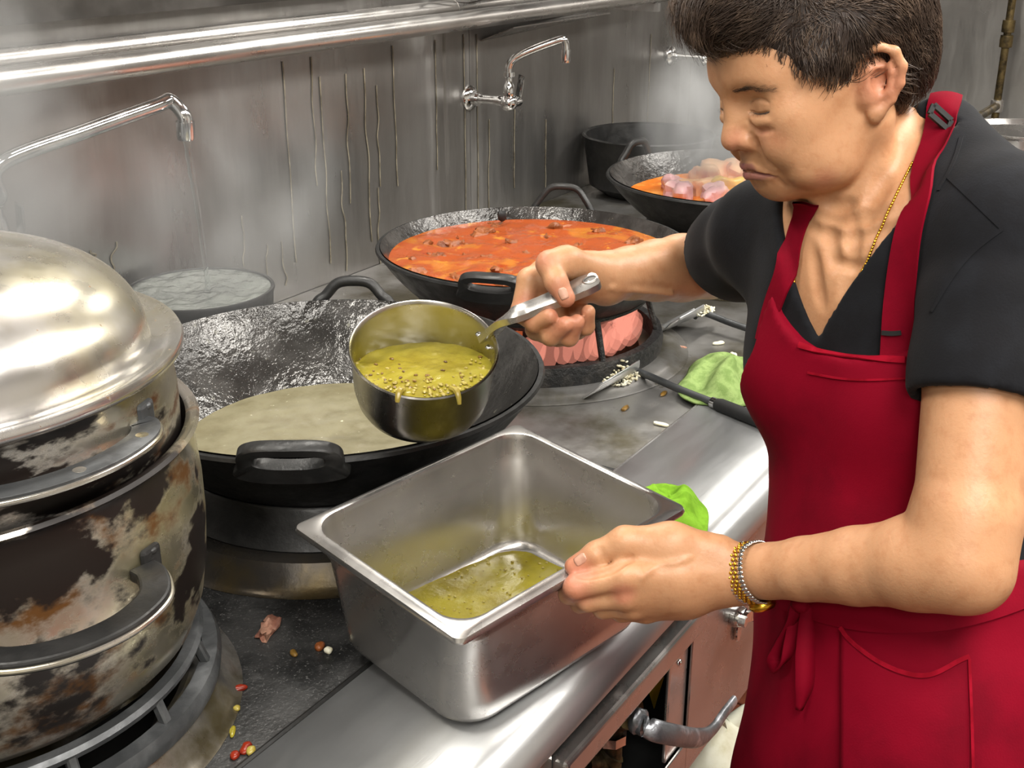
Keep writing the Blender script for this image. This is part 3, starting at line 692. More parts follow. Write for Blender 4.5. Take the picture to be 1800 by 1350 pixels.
# soup lying level in the tilted pan
zF = (PC + RP @ V3(.130, .100, -DP + .002))[2]
zs = zF - .001
def pan_r(z):   # inner half sizes at local height z
    t = np.clip((z + DP) / (DP - .034), 0, 1); return .1385 + .008 * t, .1085 + .008 * t
NU, NV = 60, 48; V = []; idx = {}; F = []
for i in range(NU + 1):
    for j in range(NV + 1):
        u, v = -1 + 2 * i / NU, -1 + 2 * j / NV
        # squircle map to a rounded rectangle
        hx, hy = .1370, .1070
        x, y = u * hx, v * hy
        cx, cy = hx - .04, hy - .04
        if abs(x) > cx and abs(y) > cy:
            ax, ay = (abs(x) - cx) / .04, (abs(y) - cy) / .04; m = max(ax, ay); l = math.hypot(ax, ay)
            x, y = math.copysign(cx + ax * m / l * .04, x), math.copysign(cy + ay * m / l * .04, y)
        zl = (zs - PC[2] - RP[2, 0] * x - RP[2, 1] * y) / RP[2, 2]
        p = PC + RP @ V3(x, y, zl)
        idx[i, j] = (len(V), zl > -DP + .0015); V.append((p[0], p[1], zs + .0008 * float(vnoise(p, 60)) + .0006 * float(vnoise(p, 140))))
for i in range(NU):
    for j in range(NV):
        q = [idx[i, j], idx[i + 1, j], idx[i + 1, j + 1], idx[i, j + 1]]
        if all(a[1] for a in q): F.append(tuple(a[0] for a in q))
o = mesh_obj('pan_soup', V, F, 'soup'); tag(o, 'shallow pool of green soup in the bottom of the deep steel pan', 'soup')
def scatter_bits(name, label, pts, mat, rr, zj=.001):
    vf = []
    for k, p in enumerate(pts):
        s = random.uniform(.6, 1.3)
        vf.append(xform(blob((rr * s, rr * s * .75, rr * s * .55), .2, 200, k, 6, 4), rotz(random.uniform(0, 6)), (p[0], p[1], p[2] + zj)))
    o = mesh_obj(name, *join(*vf), mat); tag(o, label, 'soup bits', kind='stuff'); return o
pts = []
while len(pts) < 90:
    px, py = random.uniform(715, 1000), random.uniform(965, 1080)
    p = onz(px, py, zs); l = RP.T @ (p - PC)
    if abs(l[0]) < .13 and abs(l[1]) < .10 and l[2] > -DP + .004: pts.append(p)
scatter_bits('soup_seeds', 'pale seeds floating in the soup of the deep pan', pts, 'seed', .0017)
# ------------------------------------------------------------------ saucepan in the cook's raised hand
SC = atd(745, 612, 1.30); vd = ray(745, 612); vd = vd / np.linalg.norm(vd)
upi = UP - vd * (UP @ vd); upi /= np.linalg.norm(upi); rti = np.cross(vd, upi)
SN = .66 * (-vd) + .75 * (upi * .995 + rti * .03); SN /= np.linalg.norm(SN)
HEND = atd(1052, 492, 1.280); HROOT = atd(872, 572, 1.297)
b_ = basis(np.cross(SN, vd), z=SN); best = min(np.linspace(0, 2 * math.pi, 361), key=lambda a: (lambda q: (q[0] - 866) ** 2 + (q[1] - 573) ** 2)((lambda P: (900 + FPX * ((P - CAM) @ RT) / ((P - CAM) @ FW), 675 - FPX * ((P - CAM) @ UP) / ((P - CAM) @ FW)))(SC + b_ @ V3(.081 * math.cos(a), .081 * math.sin(a), 0))))
SB = basis(b_ @ V3(math.cos(best), math.sin(best), 0), z=SN)      # x towards the handle, z out of the mouth
sp = thing('saucepan', 'steel saucepan tipping green soup, held up in the cook\'s far hand', 'saucepan', tuple(SC), rot=Matrix(SB.tolist()).to_euler())
SR, SHt = .081, .082
outp = [(0, -SHt), (.060, -SHt), (.068, -SHt + .004), (.073, -SHt + .014), (.0765, -SHt + .03), (.079, -.01), (.0815, -.002), (.082, .0005), (.0805, .002)]
inp = [(.0805, .002), (.0785, .0005), (.0775, -.004), (.0765, -.012), (.0745, -SHt + .03), (.070, -SHt + .014), (.062, -SHt + .006), (0, -SHt + .0035)]
mesh_obj('outer_wall', *lathe(outp, 72), 'sauce_out', sp)
mesh_obj('inner_wall', *lathe(inp, 72), 'sauce_in', sp)
hl = SB.T @ (HEND - SC); hr = V3(.079, 0, -.012)
lc_ = lambda px, py, D: SB.T @ (K_(px, py, D) - SC)
K_ = atd
hp = crom([hr, lc_(893, 560, 1.290), lc_(930, 544, 1.285), lc_(975, 526, 1.279), lc_(1020, 506, 1.279), hl], 7)
prof = [(.0045, -.0075), (.0058, -.003), (.0058, .003), (.0045, .0075), (-.003, .0085), (-.0042, .007), (-.0042, -.007), (-.003, -.0085)]
Ph = hp; T_, N_, B_ = frames(Ph, (0, 0, 1)); V = []; F = []
for j, (p, nn, bb) in enumerate(zip(Ph, N_, B_)):
    s = np.interp(j / (len(Ph) - 1), [0, .15, .5, .85, .97, 1], [1.5, 1.15, 1.25, 1.55, 1.35, .9])
    for a, b in prof: V.append(p + nn * a + bb * b * s)
n = len(prof)
for j in range(len(Ph) - 1):
    for i in range(n): F.append((j * n + i, j * n + (i + 1) % n, (j + 1) * n + (i + 1) % n, (j + 1) * n + i))
F.append(tuple(range(n))[::-1]); F.append(tuple((len(Ph) - 1) * n + i for i in range(n)))
hd = mesh_obj('handle', V, F, 'pan', sp)
e0 = Ph[-4]; ring_p = [e0 + (Ph[-1] - Ph[-4]) / np.linalg.norm(Ph[-1] - Ph[-4]) * .008 * math.cos(a) + B_[-4] * .0045 * math.sin(a) + N_[-4] * .0058 for a in np.linspace(0, 2 * math.pi, 17)[:-1]]
mesh_obj('hanging_eye', *tube(crom(ring_p + ring_p[:1], 2), .0012, 6), 'pan', hd)
Cn = e0 + N_[-4] * .0058; ve = [Cn] + ring_p; mesh_obj('eye_hole', ve, [(0, 1 + i, 1 + (i + 1) % 16) for i in range(16)], 'dark', hd)
for a in (.16, -.16):
    mesh_obj('rivet', *xform(blob((.004, .004, .0025), 0, 1, 0, 10, 6), basis((-math.cos(a), -math.sin(a), 0), z=(0, 0, 1)) @ roty(0), (.0755 * math.cos(a), .0755 * math.sin(a), -.016)), 'chrome', sp)
# soup level in the tipped saucepan
zr = [(SC + SB @ V3(.077 * math.cos(a), .077 * math.sin(a), 0)) for a in np.linspace(0, 2 * math.pi, 73)[:-1]]
zl = min(q[2] for q in zr) + .003
V = []; ctr = np.mean(zr, axis=0)
edge = [q - SN * max(0.0005, (q[2] - zl) / SN[2]) for q in zr]; ce = np.mean(edge, axis=0); F = []
rings = 20
V = [ce]
for j in range(1, rings + 1):
    for e in edge:
        q = ce + (e - ce) * j / rings; V.append(q + V3(0, 0, (.0016 * float(vnoise(q, 70)) + .001 * float(vnoise(q, 160))) * (j < rings)))
n = 72
for i in range(n): F.append((0, 1 + i, 1 + (i + 1) % n))
for j in range(rings - 1):
    for i in range(n): a = 1 + j * n; F.append((a + i, a + n + i, a + n + (i + 1) % n, a + (i + 1) % n))
o = mesh_obj('saucepan_soup', V, F, 'soup'); tag(o, 'green soup about to pour over the lip of the raised saucepan', 'soup')
lo_i = int(np.argmin([q[2] for q in zr])); pts = []; lip = edge[lo_i]
for k in range(120):
    e = edge[(lo_i + int(random.gauss(0, 10))) % 72]; t = 1 - abs(random.gauss(0, .22)); pts.append(ce + (e - ce) * t)
scatter_bits('soup_shreds', 'pale shreds and seeds gathered at the lip of the raised saucepan', pts, 'seed', .0024, .0008)
pts = [ce + (edge[(lo_i + int(random.gauss(0, 12))) % 72] - ce) * random.uniform(.3, .98) for k in range(40)]
scatter_bits('soup_beans', 'brown beans in the soup of the raised saucepan', pts, 'bean', .0022, .0006)
# two strings of soup just going over the lip
for k, (di, ln) in enumerate(((-5, .006), (4, .010))):
    e = edge[(lo_i + di) % 72]; outd = (e - ce); outd[2] = 0; outd /= np.linalg.norm(outd)
    pp = [e - outd * .012 + V3(0, 0, .001), e + V3(0, 0, .003), e + outd * .006 - V3(0, 0, .002), e + outd * .008 - V3(0, 0, ln)]
    o = mesh_obj('soup_drip', *tube(crom(pp, 5), np.interp(np.linspace(0, 1, 16), [0, .4, 1], [.0032, .0036, .0022]), 8), 'seed'); tag(o, ['short shred of food hanging over the lip of the raised saucepan', 'long shred of food hanging over the lip of the raised saucepan'][k], 'food', 'shreds over the saucepan lip')
# ------------------------------------------------------------------ taps
def make_tap(name, label, base, spout, sr=.0095):
    """wall tap: flange, horizontal body out of the wall, ball joint, riser, bent spout with nozzle, lever. spout: points relative to the ball joint"""
    t = thing(name, label, 'tap', tuple(base))
    J = V3(0, -.118, -.002)
    mesh_obj('wall_flange', *xform(lathe([(0, 0), (.030, 0), (.031, .006), (.026, .012), (.018, .016), (.018, .028), (.0, .028)], 32), rotx(math.pi / 2), (0, 0, 0)), 'chrome', t)
    mesh_obj('body', *tube(crom([(0, -.02, 0), (0, -.05, 0), (0, -.09, 0), J], 5), [.0125] * 4 + [.0105] * 6 + [.013] * 6, 20), 'chrome', t)
    j = mesh_obj('valve', *xform(join(blob((.021, .021, .021), 0, 1, 0, 22, 14), xform(lathe([(0, .0), (.013, .0), (.015, .012), (.013, .03), (.010, .034), (.010, .046), (.0145, .05), (.0145, .06), (.0, .06)], 24), None, (0, 0, .012)),
        xform(lathe([(0, 0), (.011, 0), (.011, .022), (.008, .030), (0, .032)], 18), roty(math.pi / 2) , (.012, -.006, -.002))), None, J), 'chrome', t)
    mesh_obj('lever', *xform(sweep(crom([(.026, -.006, 0), (.03, -.010, .02), (.028, -.016, .05), (.026, -.02, .062)], 5), [(-.002, -.008), (.002, -.008), (.002, .008), (-.002, .008)], up=(1, 0, 0)), None, J), 'chrome', j)
    P = crom([J + V3(0, 0, .06)] + [J + V3(*q) for q in spout], 8)
    s = mesh_obj('spout', *tube(P, sr, 18), 'chrome', t)
    e = P[-1]; d = P[-1] - P[-3]; d /= np.linalg.norm(d)
    mesh_obj('nozzle', *xform(lathe([(sr, -.012), (sr + .003, -.012), (sr + .003, .012), (sr + .0015, .018), (sr - .0015, .018), (sr - .0015, 0)], 20), basis(np.cross(d, (0.3, .8, .1)), z=d) if abs(d[2]) < .99 else basis((1, 0, 0), z=d), e), 'chrome', s)
    return t, J
base2 = ony(824, 172, WY - .004); base2[1] = WY - .004
vj = onz(925, 183, base2[2]); tip = ony(990, 70, vj[1] - .06)
rel = lambda q: tuple(np.asarray(q) - vj)
J2 = base2 + V3(0, -.118, -.002)
rl = tip - J2
tap2, _ = make_tap('wall_tap', 'chrome wall tap with raised spout above the curry wok', base2, [(0, 0, .085), (rl[0] * .12, rl[1] * .12, .106), (rl[0] * .5, rl[1] * .5, .112 + (rl[2] - .112) * .45), (rl[0] * .95, rl[1] * .95, rl[2]), (rl[0] * 1.03, rl[1] * 1.03, rl[2] - .006), (rl[0] * 1.05, rl[1] * 1.05, rl[2] - .022), (rl[0] * 1.05, rl[1] * 1.05, rl[2] - .034)])
base3 = ony(1178, 98, WY - .004)
tap3, _ = make_tap('wall_tap', 'chrome wall tap partly hidden by the cook\'s hair', base3, [(0, 0, .085), (.02, -.01, .106), (.08, -.03, .12), (.15, -.06, .13), (.165, -.066, .12), (.168, -.068, .10)])
noz = ony(326, 226, 1.505); base1 = ony(-82, 412, WY - .004)
J1 = base1 + V3(0, -.118, -.002); rn = noz - J1
bend = ony(292, 176, 1.525) - J1; mid = ony(0, 288, 1.55) - J1
tap1, _ = make_tap('wall_tap', 'chrome wall tap with long arm running water into the black pot', base1, [(0, 0, .072), tuple(mid * V3(.35, .5, .62)), tuple(mid), tuple(mid + (bend - mid) * .5), tuple(bend + V3(-.02, 0, -.006)), tuple(bend + V3(.008, 0, -.002)), tuple(V3(rn[0] - .001, rn[1], rn[2] + .022)), tuple(rn)], .0122)
mesh_obj('stream', *tube(crom([noz - V3(0, 0, .012), noz + V3(.004, .001, -.07), noz + V3(.012, .003, -.14), V3(noz[0] + .022, noz[1] + .006, DZ + .146)], 8), np.linspace(.0062, .0042, 25) * (1 + .12 * np.sin(np.arange(25) * 1.7)), 12), 'stream', None)
tag(bpy.data.objects['stream'], 'thin stream of water falling from the long tap into the black pot', 'water'); bpy.data.objects['stream'].name = 'water_stream'
# ------------------------------------------------------------------ pipes along the wall and the things on them
def xline(px, py, y): return ony(px, py, y)
a = ony(0, 143, 1.60); b = ony(600, 65, 1.60); zm = (a[2] + b[2]) / 2
p2 = thing('wall_pipe', 'lower of the two long steel pipes along the back wall', 'pipe', (0, 1.60, zm), group='pipes along the back wall')
mesh_obj('tube', *tube([(-.5, 0, 0), (3.4, 0, 0)], .0215, 28), 'pipe', p2)
a1 = ony(0, 102, 1.655); b1_ = ony(600, 42, 1.655); zu = (a1[2] + b1_[2]) / 2
p1 = thing('wall_pipe', 'upper of the two long steel pipes along the back wall', 'pipe', (0, 1.655, zu), group='pipes along the back wall')
mesh_obj('tube', *tube([(-.5, 0, 0), (2.36, 0, 0)], .0195, 28), 'pipe', p1)
mesh_obj('sleeve', *tube([(2.36, 0, 0), (2.9, 0, 0)], .0205, 24), 'pan', p1)
for px_ in (-.45, 3.3):
    mesh_obj('bracket', *box(px_ - .008, px_ + .008, -.02, WY - .003 - 1.60, -.045, -.0215), 'steel', p2, smooth=False)
for px_ in (-.45, 2.85):
    mesh_obj('bracket', *box(px_ - .008, px_ + .008, -.006, WY - .003 - 1.655, -.012, .012), 'steel', p1, smooth=False)
zz = zm - .034  # added sheet shaped after the shadow and reflection below the pipes
g = [ony(838, 46, WY - .006), onz(1048, 26, zz), ony(846, 88, WY - .006)]
gx0 = g[2][0]
pts = [(gx0, WY - .006, zz - .035), (gx0, WY - .10, zz), (gx0 + .50, WY - .10, zz), (gx0 + .52, WY - .006, zz - .005)]
V = [(x, y, z) for x, y, z in pts] + [(x, y, z + .003) for x, y, z in pts]
o = mesh_obj('pipe_shade_plate', V, [(0, 1, 2, 3), (7, 6, 5, 4), (0, 4, 5, 1), (1, 5, 6, 2), (2, 6, 7, 3), (3, 7, 4, 0)], 'front', smooth=False); tag(o, 'flat plate standing in for shade and reflection under the pipes above the curry wok', 'bracket')
# wire skimmer lying across the pipes at the top edge
sk = thing('wire_skimmer', 'blackened wire skimmer with brown handle lying across the pipes', 'skimmer', tuple(ony(850, 6, 1.60) + V3(0, 0, .012)))
for k in range(7):
    y = (-.03 + .01 * k)
    mesh_obj('wire', *tube(crom([(-.17, y * 2.0, .02), (-.08, y * 1.4, .004), (0, y, .0), (.09, y * 1.3, .006), (.17, y * 2.2, .022)], 5), .0016, 6), 'iron', sk)
mesh_obj('ferrule', *tube(crom([(-.02, 0, .012), (.04, -.004, .016), (.09, -.004, .02)], 4), .010, 12), 'brass', sk)
mesh_obj('hoop', *tube(crom([(-.19, 0, .024), (-.1, -.075, .016), (.05, -.08, .016), (.19, 0, .026), (.05, .07, .016), (-.1, .07, .016), (-.19, 0, .024)], 6), .0028, 8), 'iron', sk)
# far end: standpipe and a bright steel pot
fx = 4.52
k0 = onx(1752, 186, fx); k1 = onx(1790, -40, fx); k2 = k0 + V3(-.62, 0, -.0)
sp_ = thing('gas_standpipe', 'rusty standpipe with elbow against the far end wall', 'pipe', (k0[0], k0[1], DZ))
kl = k0 - V3(k0[0], k0[1], DZ)
mesh_obj('riser', *tube([kl - V3(0, 0, kl[2]), kl + V3(0, 0, .7)], .013, 14), 'brass', sp_)
mesh_obj('branch', *tube([kl, kl + V3(-.62, 0, 0)], .015, 14), 'brass', sp_)
for z_ in (.0, .22, .27, .40): mesh_obj('fitting', *xform(lathe([(.013, -.022), (.021, -.02), (.022, 0), (.021, .02), (.013, .022)], 18), None, kl + V3(0, 0, z_)), 'pipe' if z_ in (0, .40) else 'brass', sp_)
fz = .985; fl_ = onz(1693, 226, fz); fc = fl_ + RT * .17
fp = thing('soup_pot', 'bright steel pot at the far end behind the cook\'s shoulder', 'pot', (fc[0], fc[1], DZ))
hpz = fz - DZ
mesh_obj('pot_body', *lathe([(0, 0), (.13, 0), (.145, .012), (.148, hpz - .012), (.16, hpz - .006), (.168, hpz - .002), (.168, hpz + .002), (.158, hpz + .002), (.143, hpz - .012), (.14, .016), (0, .01)], 64), 'pan', fp)
# ------------------------------------------------------------------ turners, towels, scraps on the deck
def turner(name, label, tip_, neck, hend, wid, tiltv, grip_from=.62, rice=True):
    t = thing(name, label, 'spatula', tuple(neck))
    tl, hl_ = tip_ - neck, hend - neck
    ax = tl / np.linalg.norm(tl); Bm = basis(ax, z=tiltv); Ln = np.linalg.norm(tl)
    V = []; F = []; nu, nv = 14, 10
    for i in range(nu + 1):
        s = i / nu; w = wid * (.42 + .58 * min(1, s * 2.2)) * (1 - .25 * max(0, s - .9) / .1)
        for j in range(nv + 1):
            v = -1 + 2 * j / nv
            V.append(Bm @ V3(s * Ln - .008 * v * v * (s > .8), v * w / 2, .016 * v * v * (1 - .5 * s) + .012 * s * s * 0))
    for i in range(nu):
        for j in range(nv): a = i * (nv + 1) + j; F.append((a, a + 1, a + nv + 2, a + nv + 1))
    bl_ = mesh_obj('blade', V, F, 'deck_steel' if False else 'shelf', t); bl_.modifiers.new('thickness', 'SOLIDIFY').thickness = .0022
    P = crom([V3(0, 0, .002) + ax * .02, V3(0, 0, .003), hl_ * .3, hl_ * grip_from], 5)
    h = mesh_obj('shaft', *tube(P, .0065, 12), 'grate', t)
    mesh_obj('grip', *tube([hl_ * grip_from, hl_ * (grip_from + .03), hl_ * .98, hl_], [.009, .0115, .0115, .009], 16), 'black', t)
    mesh_obj('ferrule', *tube([hl_ * (grip_from - .02), hl_ * (grip_from + .01)], .0095, 16), 'chrome', t)
    return t
nk = onz(1118, 655, DZ + .014); tp = onz(1028, 700, DZ + .006); he = onz(1420, 772, SH + .014)
t1 = turner('wok_turner', 'steel wok turner with black grip lying in front of the curry wok', tp, nk, he, .105, (0.15, .55, .8), .50)
nk2 = onz(1235, 552, DZ + .03); tp2 = onz(1160, 585, DZ + .008); he2 = onz(1420, 612, DZ + .02)
t2 = turner('wok_turner', 'second steel wok turner lying beside the curry burner', tp2, nk2, he2, .10, (0.1, .5, .85), .7)
def grains(name, label, c, n, sx, sy, h):
    vf = []
    for k in range(n):
        r = math.sqrt(random.random()); a = random.uniform(0, 6.3); z = h * (1 - r) * random.random()
        vf.append(xform(blob((.0042, .0022, .002), .15, 200, k, 6, 4), rotz(random.uniform(0, 6)) @ roty(random.uniform(-.6, .6)), (c[0] + sx * r * math.cos(a), c[1] + sy * r * math.sin(a), c[2] + z)))
    o = mesh_obj(name, *join(*vf), 'rice'); tag(o, label, 'rice', kind='stuff'); return o
grains('rice_scraps', 'white rice scraps heaped on the wok turner by the curry burner', onz(1092, 662, DZ + .012), 300, .048, .030, .036)
grains('rice_scraps', 'rice scraps stuck on the second turner', onz(1240, 548, DZ + .034), 90, .032, .014, .018)
def towel(name, label, c, sx, sy, h, mat, seed, rz=0., waves=1.0):
    n, m = 72, 26; V = [(0, 0, h * .6)]; F = []
    for j in range(1, m + 1):
        for i in range(n):
            a = 2 * math.pi * i / n; r = j / m; ca, sa = math.cos(a), math.sin(a)
            R = 1 + .22 * float(vnoise(V3(ca, sa, seed), 1.1)) + .05 * float(vnoise(V3(ca, sa, seed + 3), 3.0))
            x, y = sx * R * r * math.copysign(abs(ca) ** .8, ca), sy * R * r * math.copysign(abs(sa) ** .8, sa)
            z = h * (1 - r ** 2.2) * (.62 + .45 * waves * float(vnoise(V3(r * ca * 1.3, r * sa * 1.3, seed + 9), 1.7))) + .006 * (1 - r ** 6) * float(vnoise(V3(x, y, seed), 55))
            V.append((x, y, max(.0012, z)))
    for i in range(n): F.append((0, 1 + i, 1 + (i + 1) % n))
    for j in range(m - 1):
        for i in range(n): a = 1 + j * n; F.append((a + i, a + n + i, a + n + (i + 1) % n, a + (i + 1) % n))
    o = mesh_obj(name, V, F, mat); o.location = tuple(c); o.rotation_euler = (0, 0, rz); o.modifiers.new('thickness', 'SOLIDIFY').thickness = .003
    return tag(o, label, 'towel')
towel('towel', 'bright green towel bunched on the shelf behind the steel pan', onz(1192, 905, SH) + V3(-.005, .012, .003), .075, .05, .05, 'towel', 3, .5)
towel('towel', 'pale green towel lying on the deck beside the cook', onz(1315, 690, SH) + V3(.02, .04, .003), .13, .085, .055, 'towel_pale', 11, .2)
def scrap(name, label, cat, px, py, r, mat, seed, rz=0, amp=.35, group='food scraps on the deck', z=DZ):
    p = onz(px, py, z)
    o = mesh_obj(name, *blob(r, amp, 120, seed, 14, 9), mat); o.location = (p[0], p[1], z + r[2] * .7); o.rotation_euler = (0, 0, rz)
    return tag(o, label, cat, group)
scrap('meat_scrap', 'shredded pink scrap of meat on the black deck', 'food scrap', 470, 1110, (.024, .011, .006), 'scrap', 1, .5, .6)
scrap('onion_scrap', 'small tan scrap left of the white one on the black deck', 'food scrap', 517, 1151, (.006, .004, .003), 'bean', 2, 1)
scrap('nut_scrap', 'brown crumb touching a white crumb beside the pan', 'food scrap', 563, 1139, (.007, .005, .004), 'meat', 3, .3)
scrap('garlic_scrap', 'white crumb touching a brown crumb beside the pan', 'food scrap', 577, 1146, (.006, .005, .004), 'rice', 4, .9)
scrap('chili_scrap', 'bright red chili scrap nearest the burner collar', 'food scrap', 421, 1213, (.009, .0045, .003), 'chili', 5, -.6)
scrap('chili_scrap', 'bright red chili scrap by the shelf seam with a tan crumb', 'food scrap', 432, 1318, (.008, .005, .003), 'chili', 6, .4)
scrap('chili_scrap', 'tiny red chili scrap at the bottom edge of the deck', 'food scrap', 414, 1330, (.005, .004, .003), 'chili', 7, .4)
scrap('onion_scrap', 'tan crumb beside the red chili by the shelf seam', 'food scrap', 442, 1322, (.006, .005, .004), 'seed', 8, .4)
scrap('herb_scrap', 'yellowish green herb scrap on the black deck', 'food scrap', 409, 1287, (.009, .003, .002), 'soup', 9, .7)
scrap('onion_scrap', 'yellow crumb at the edge of the burner collar', 'food scrap', 417, 1248, (.004, .004, .003), 'seed', 10, .7)
for i, (px, py, m_, w_) in enumerate(((960, 1000, 'x', 0), (1180, 600, 'seed', 'by the curry burner'), (1196, 612, 'scrap', 'below the second turner'), (1262, 605, 'rice', 'curled, beside the second turner'), (1165, 695, 'bean', 'in front of the rice heap'), (1290, 625, 'rice', 'beside the pale towel'), (1162, 748, 'rice', 'on the shelf seam'), (1240, 770, 'rice', 'on the shelf near the grip'), (1100, 718, 'bean', 'behind the steel pan'))):
    if m_ == 'x': continue
    scrap('food_crumb', 'small %s crumb lying %s' % ({'seed': 'yellow', 'scrap': 'pinkish', 'rice': 'white', 'bean': 'tan'}[m_], w_), 'food scrap', px, py, (.011, .005, .003), m_, 20 + i, i * .8, .5)
# ------------------------------------------------------------------ valves in and beside the hatch
gv = thing('gas_valve', 'dirty brass gas valve with long grey lever in the open hatch', 'valve', tuple(ony(1100, 1255, .56)))
g0 = ony(1100, 1255, .56); gl = lambda px, py, y: ony(px, py, y) - g0
lv = crom([gl(1112, 1266, .535), gl(1145, 1282, .505), gl(1185, 1292, .488), gl(1228, 1297, .482), gl(1252, 1283, .480), gl(1272, 1255, .480), gl(1290, 1232, .480)], 6)
mesh_obj('lever', *tube(lv, np.interp(np.linspace(0, 1, len(lv)), [0, .2, .5, .65, 1], [.013, .0145, .0135, .010, .009]), 14, flat=.6, up=(0, -1, 0)), 'lever', gv)
mesh_obj('bonnet', *tube([gl(1080, 1240, .575), gl(1096, 1252, .56), gl(1108, 1262, .54)], [.022, .024, .016], 8), 'brass', gv)
mesh_obj('flange', *xform(lathe([(0, -.006), (.03, -.006), (.032, 0), (.03, .006), (0, .006)], 12), basis((0, 0, 1), z=gl(1112, 1266, .535) - gl(1080, 1240, .575)), gl(1092, 1248, .566)), 'brass', gv)
mesh_obj('pipe', *tube(crom([gl(1078, 1262, .58), gl(1074, 1300, .58), gl(1072, 1345, .58)], 4), .016, 14), 'brass', gv)
mesh_obj('collar', *xform(lathe([(.016, -.008), (.022, -.007), (.022, .007), (.016, .008)], 8), None, gl(1074, 1292, .58)), 'chrome', gv)
mesh_obj('elbow', *tube(crom([gl(1074, 1318, .58), gl(1055, 1335, .59), gl(1020, 1342, .60)], 4), [.022] * 4 + [.02] * 5, 12), 'brass', gv)
for k, q in enumerate((gl(1112, 1266, .535) + V3(0, -.008, .004),)): mesh_obj('lever_hub', *xform(blob((.016, .012, .018), .2, 80, 3), None, q), 'lever', gv)
o = thing('drain_pipe', 'pale plastic pipe along the bottom of the open hatch', 'pipe', tuple(ony(1180, 1328, .565)))
mesh_obj('tube', *tube([(-.26, .0, 0), (.135, 0, 0)], .022, 24), 'white_tube', o); mesh_obj('collar', *tube([(-.01, 0, 0), (.03, 0, 0)], .024, 24), 'white_tube', o)
yt = ony(1152, 1212, .62)
o = mesh_obj('warning_tag', *xform(([(0, 0, -.035), (.03, 0, .004), (.0, 0, .022), (-.024, 0, .014), (0, .001, -.035), (.03, .001, .004), (.0, .001, .022), (-.024, .001, .014)], [(0, 1, 2, 3), (7, 6, 5, 4), (0, 4, 5, 1), (1, 5, 6, 2), (2, 6, 7, 3), (3, 7, 4, 0)]), None, (0, 0, 0)), 'yellow', smooth=False); o.location = tuple(yt); tag(o, 'yellow tag hanging in the dark hatch', 'tag')
bv = thing('ball_valve', 'small chrome ball valve with blue lever on the range front', 'valve', tuple(ony(1302, 1084, FY - .012)))
b0 = ony(1302, 1084, FY - .012); bq = lambda px, py, y: ony(px, py, y) - b0
mesh_obj('body', *xform(lathe([(0, -.014), (.016, -.013), (.018, 0), (.014, .010), (0, .012)], 20), rotx(math.pi / 2), (0, .004, 0)), 'chrome', bv)
mesh_obj('tail_plate', *xform(lathe([(0, -.002), (.011, -.002), (.012, 0), (.011, .002), (0, .002)], 20), rotx(math.pi / 2) @ np.diag([.8, 1.6, 1]), bq(1298, 1108, FY - .004)), 'chrome', bv)
mesh_obj('lever_arm', *sweep(crom([bq(1300, 1098, FY - .026), bq(1307, 1090, FY - .03), bq(1318, 1082, FY - .034), bq(1336, 1080, FY - .036)], 4), [(-.0025, -.008), (.0025, -.008), (.0025, .008), (-.0025, .008)], up=(0, -1, 0)), 'chrome', bv)
mesh_obj('nut', *xform(lathe([(0, -.005), (.008, -.005), (.008, .005), (0, .006)], 6), rotx(math.pi / 2), bq(1306, 1092, FY - .032)), 'chrome', bv)
mesh_obj('grip', *sweep(crom([bq(1328, 1082, FY - .036), bq(1342, 1080, FY - .037), bq(1356, 1070, FY - .038), bq(1380, 1052, FY - .038)], 4), [(-.004, -.0095), (.004, -.0095), (.004, .0095), (-.004, .0095)], up=(0, -1, 0)), 'blue', bv)
# plastic jug on the floor under the range
jc = onz(1262, 1340, .33); jc = V3(1.50, .575, 0)
jug = thing('plastic_jug', 'white plastic jug standing on the floor under the range front', 'jug', tuple(jc))
bevel(mesh_obj('jug_body', *loft([[(x, y, z) for x, y in rrect(w, d, .03)] for w, d, z in ((.16, .13, 0), (.17, .14, .01), (.17, .14, .26), (.15, .12, .31), (.07, .06, .345), (.05, .05, .36), (.05, .05, .375))], True, True), 'white_plastic', jug), .002, 1)
mesh_obj('jug_handle', *tube(crom([(.04, -.02, .33), (.075, -.045, .345), (.088, -.055, .31), (.085, -.06, .22), (.07, -.05, .18)], 6), .014, 14), 'white_plastic', jug)
# ------------------------------------------------------------------ implicit-surface modelling for the cook
def _len(v): return np.sqrt((v * v).sum(-1))
def p_ell(c, r, R=None):
    c = np.asarray(c, float); r = np.asarray(r, float); Rt = None if R is None else np.asarray(R, float)
    def f(P):
        q = P - c
        if Rt is not None: q = q @ Rt
        k0 = _len(q / r); k1 = _len(q / (r * r)); return k0 * (k0 - 1) / np.maximum(k1, 1e-9)
    return f, c, float(max(r))
def p_cap(a, b, ra, rb=None):
    a = np.asarray(a, float); b = np.asarray(b, float); rb = ra if rb is None else rb; ab = b - a; L2 = max(ab @ ab, 1e-12)
    def f(P):
        t = np.clip(((P - a) @ ab) / L2, 0, 1); return _len(P - a - t[..., None] * ab) - (ra + (rb - ra) * t)
    return f, (a + b) / 2, float(np.sqrt(L2) / 2 + max(ra, rb))
def p_planes(pl):      # intersection of half-spaces: list of (point, outward normal)
    pl = [(np.asarray(p, float), np.asarray(n, float) / np.linalg.norm(n)) for p, n in pl]
    def f(P):
        d = None
        for p, n in pl:
            e = (P - p) @ n; d = e if d is None else np.maximum(d, e)
        return d
    return f, pl[0][0], 9.0
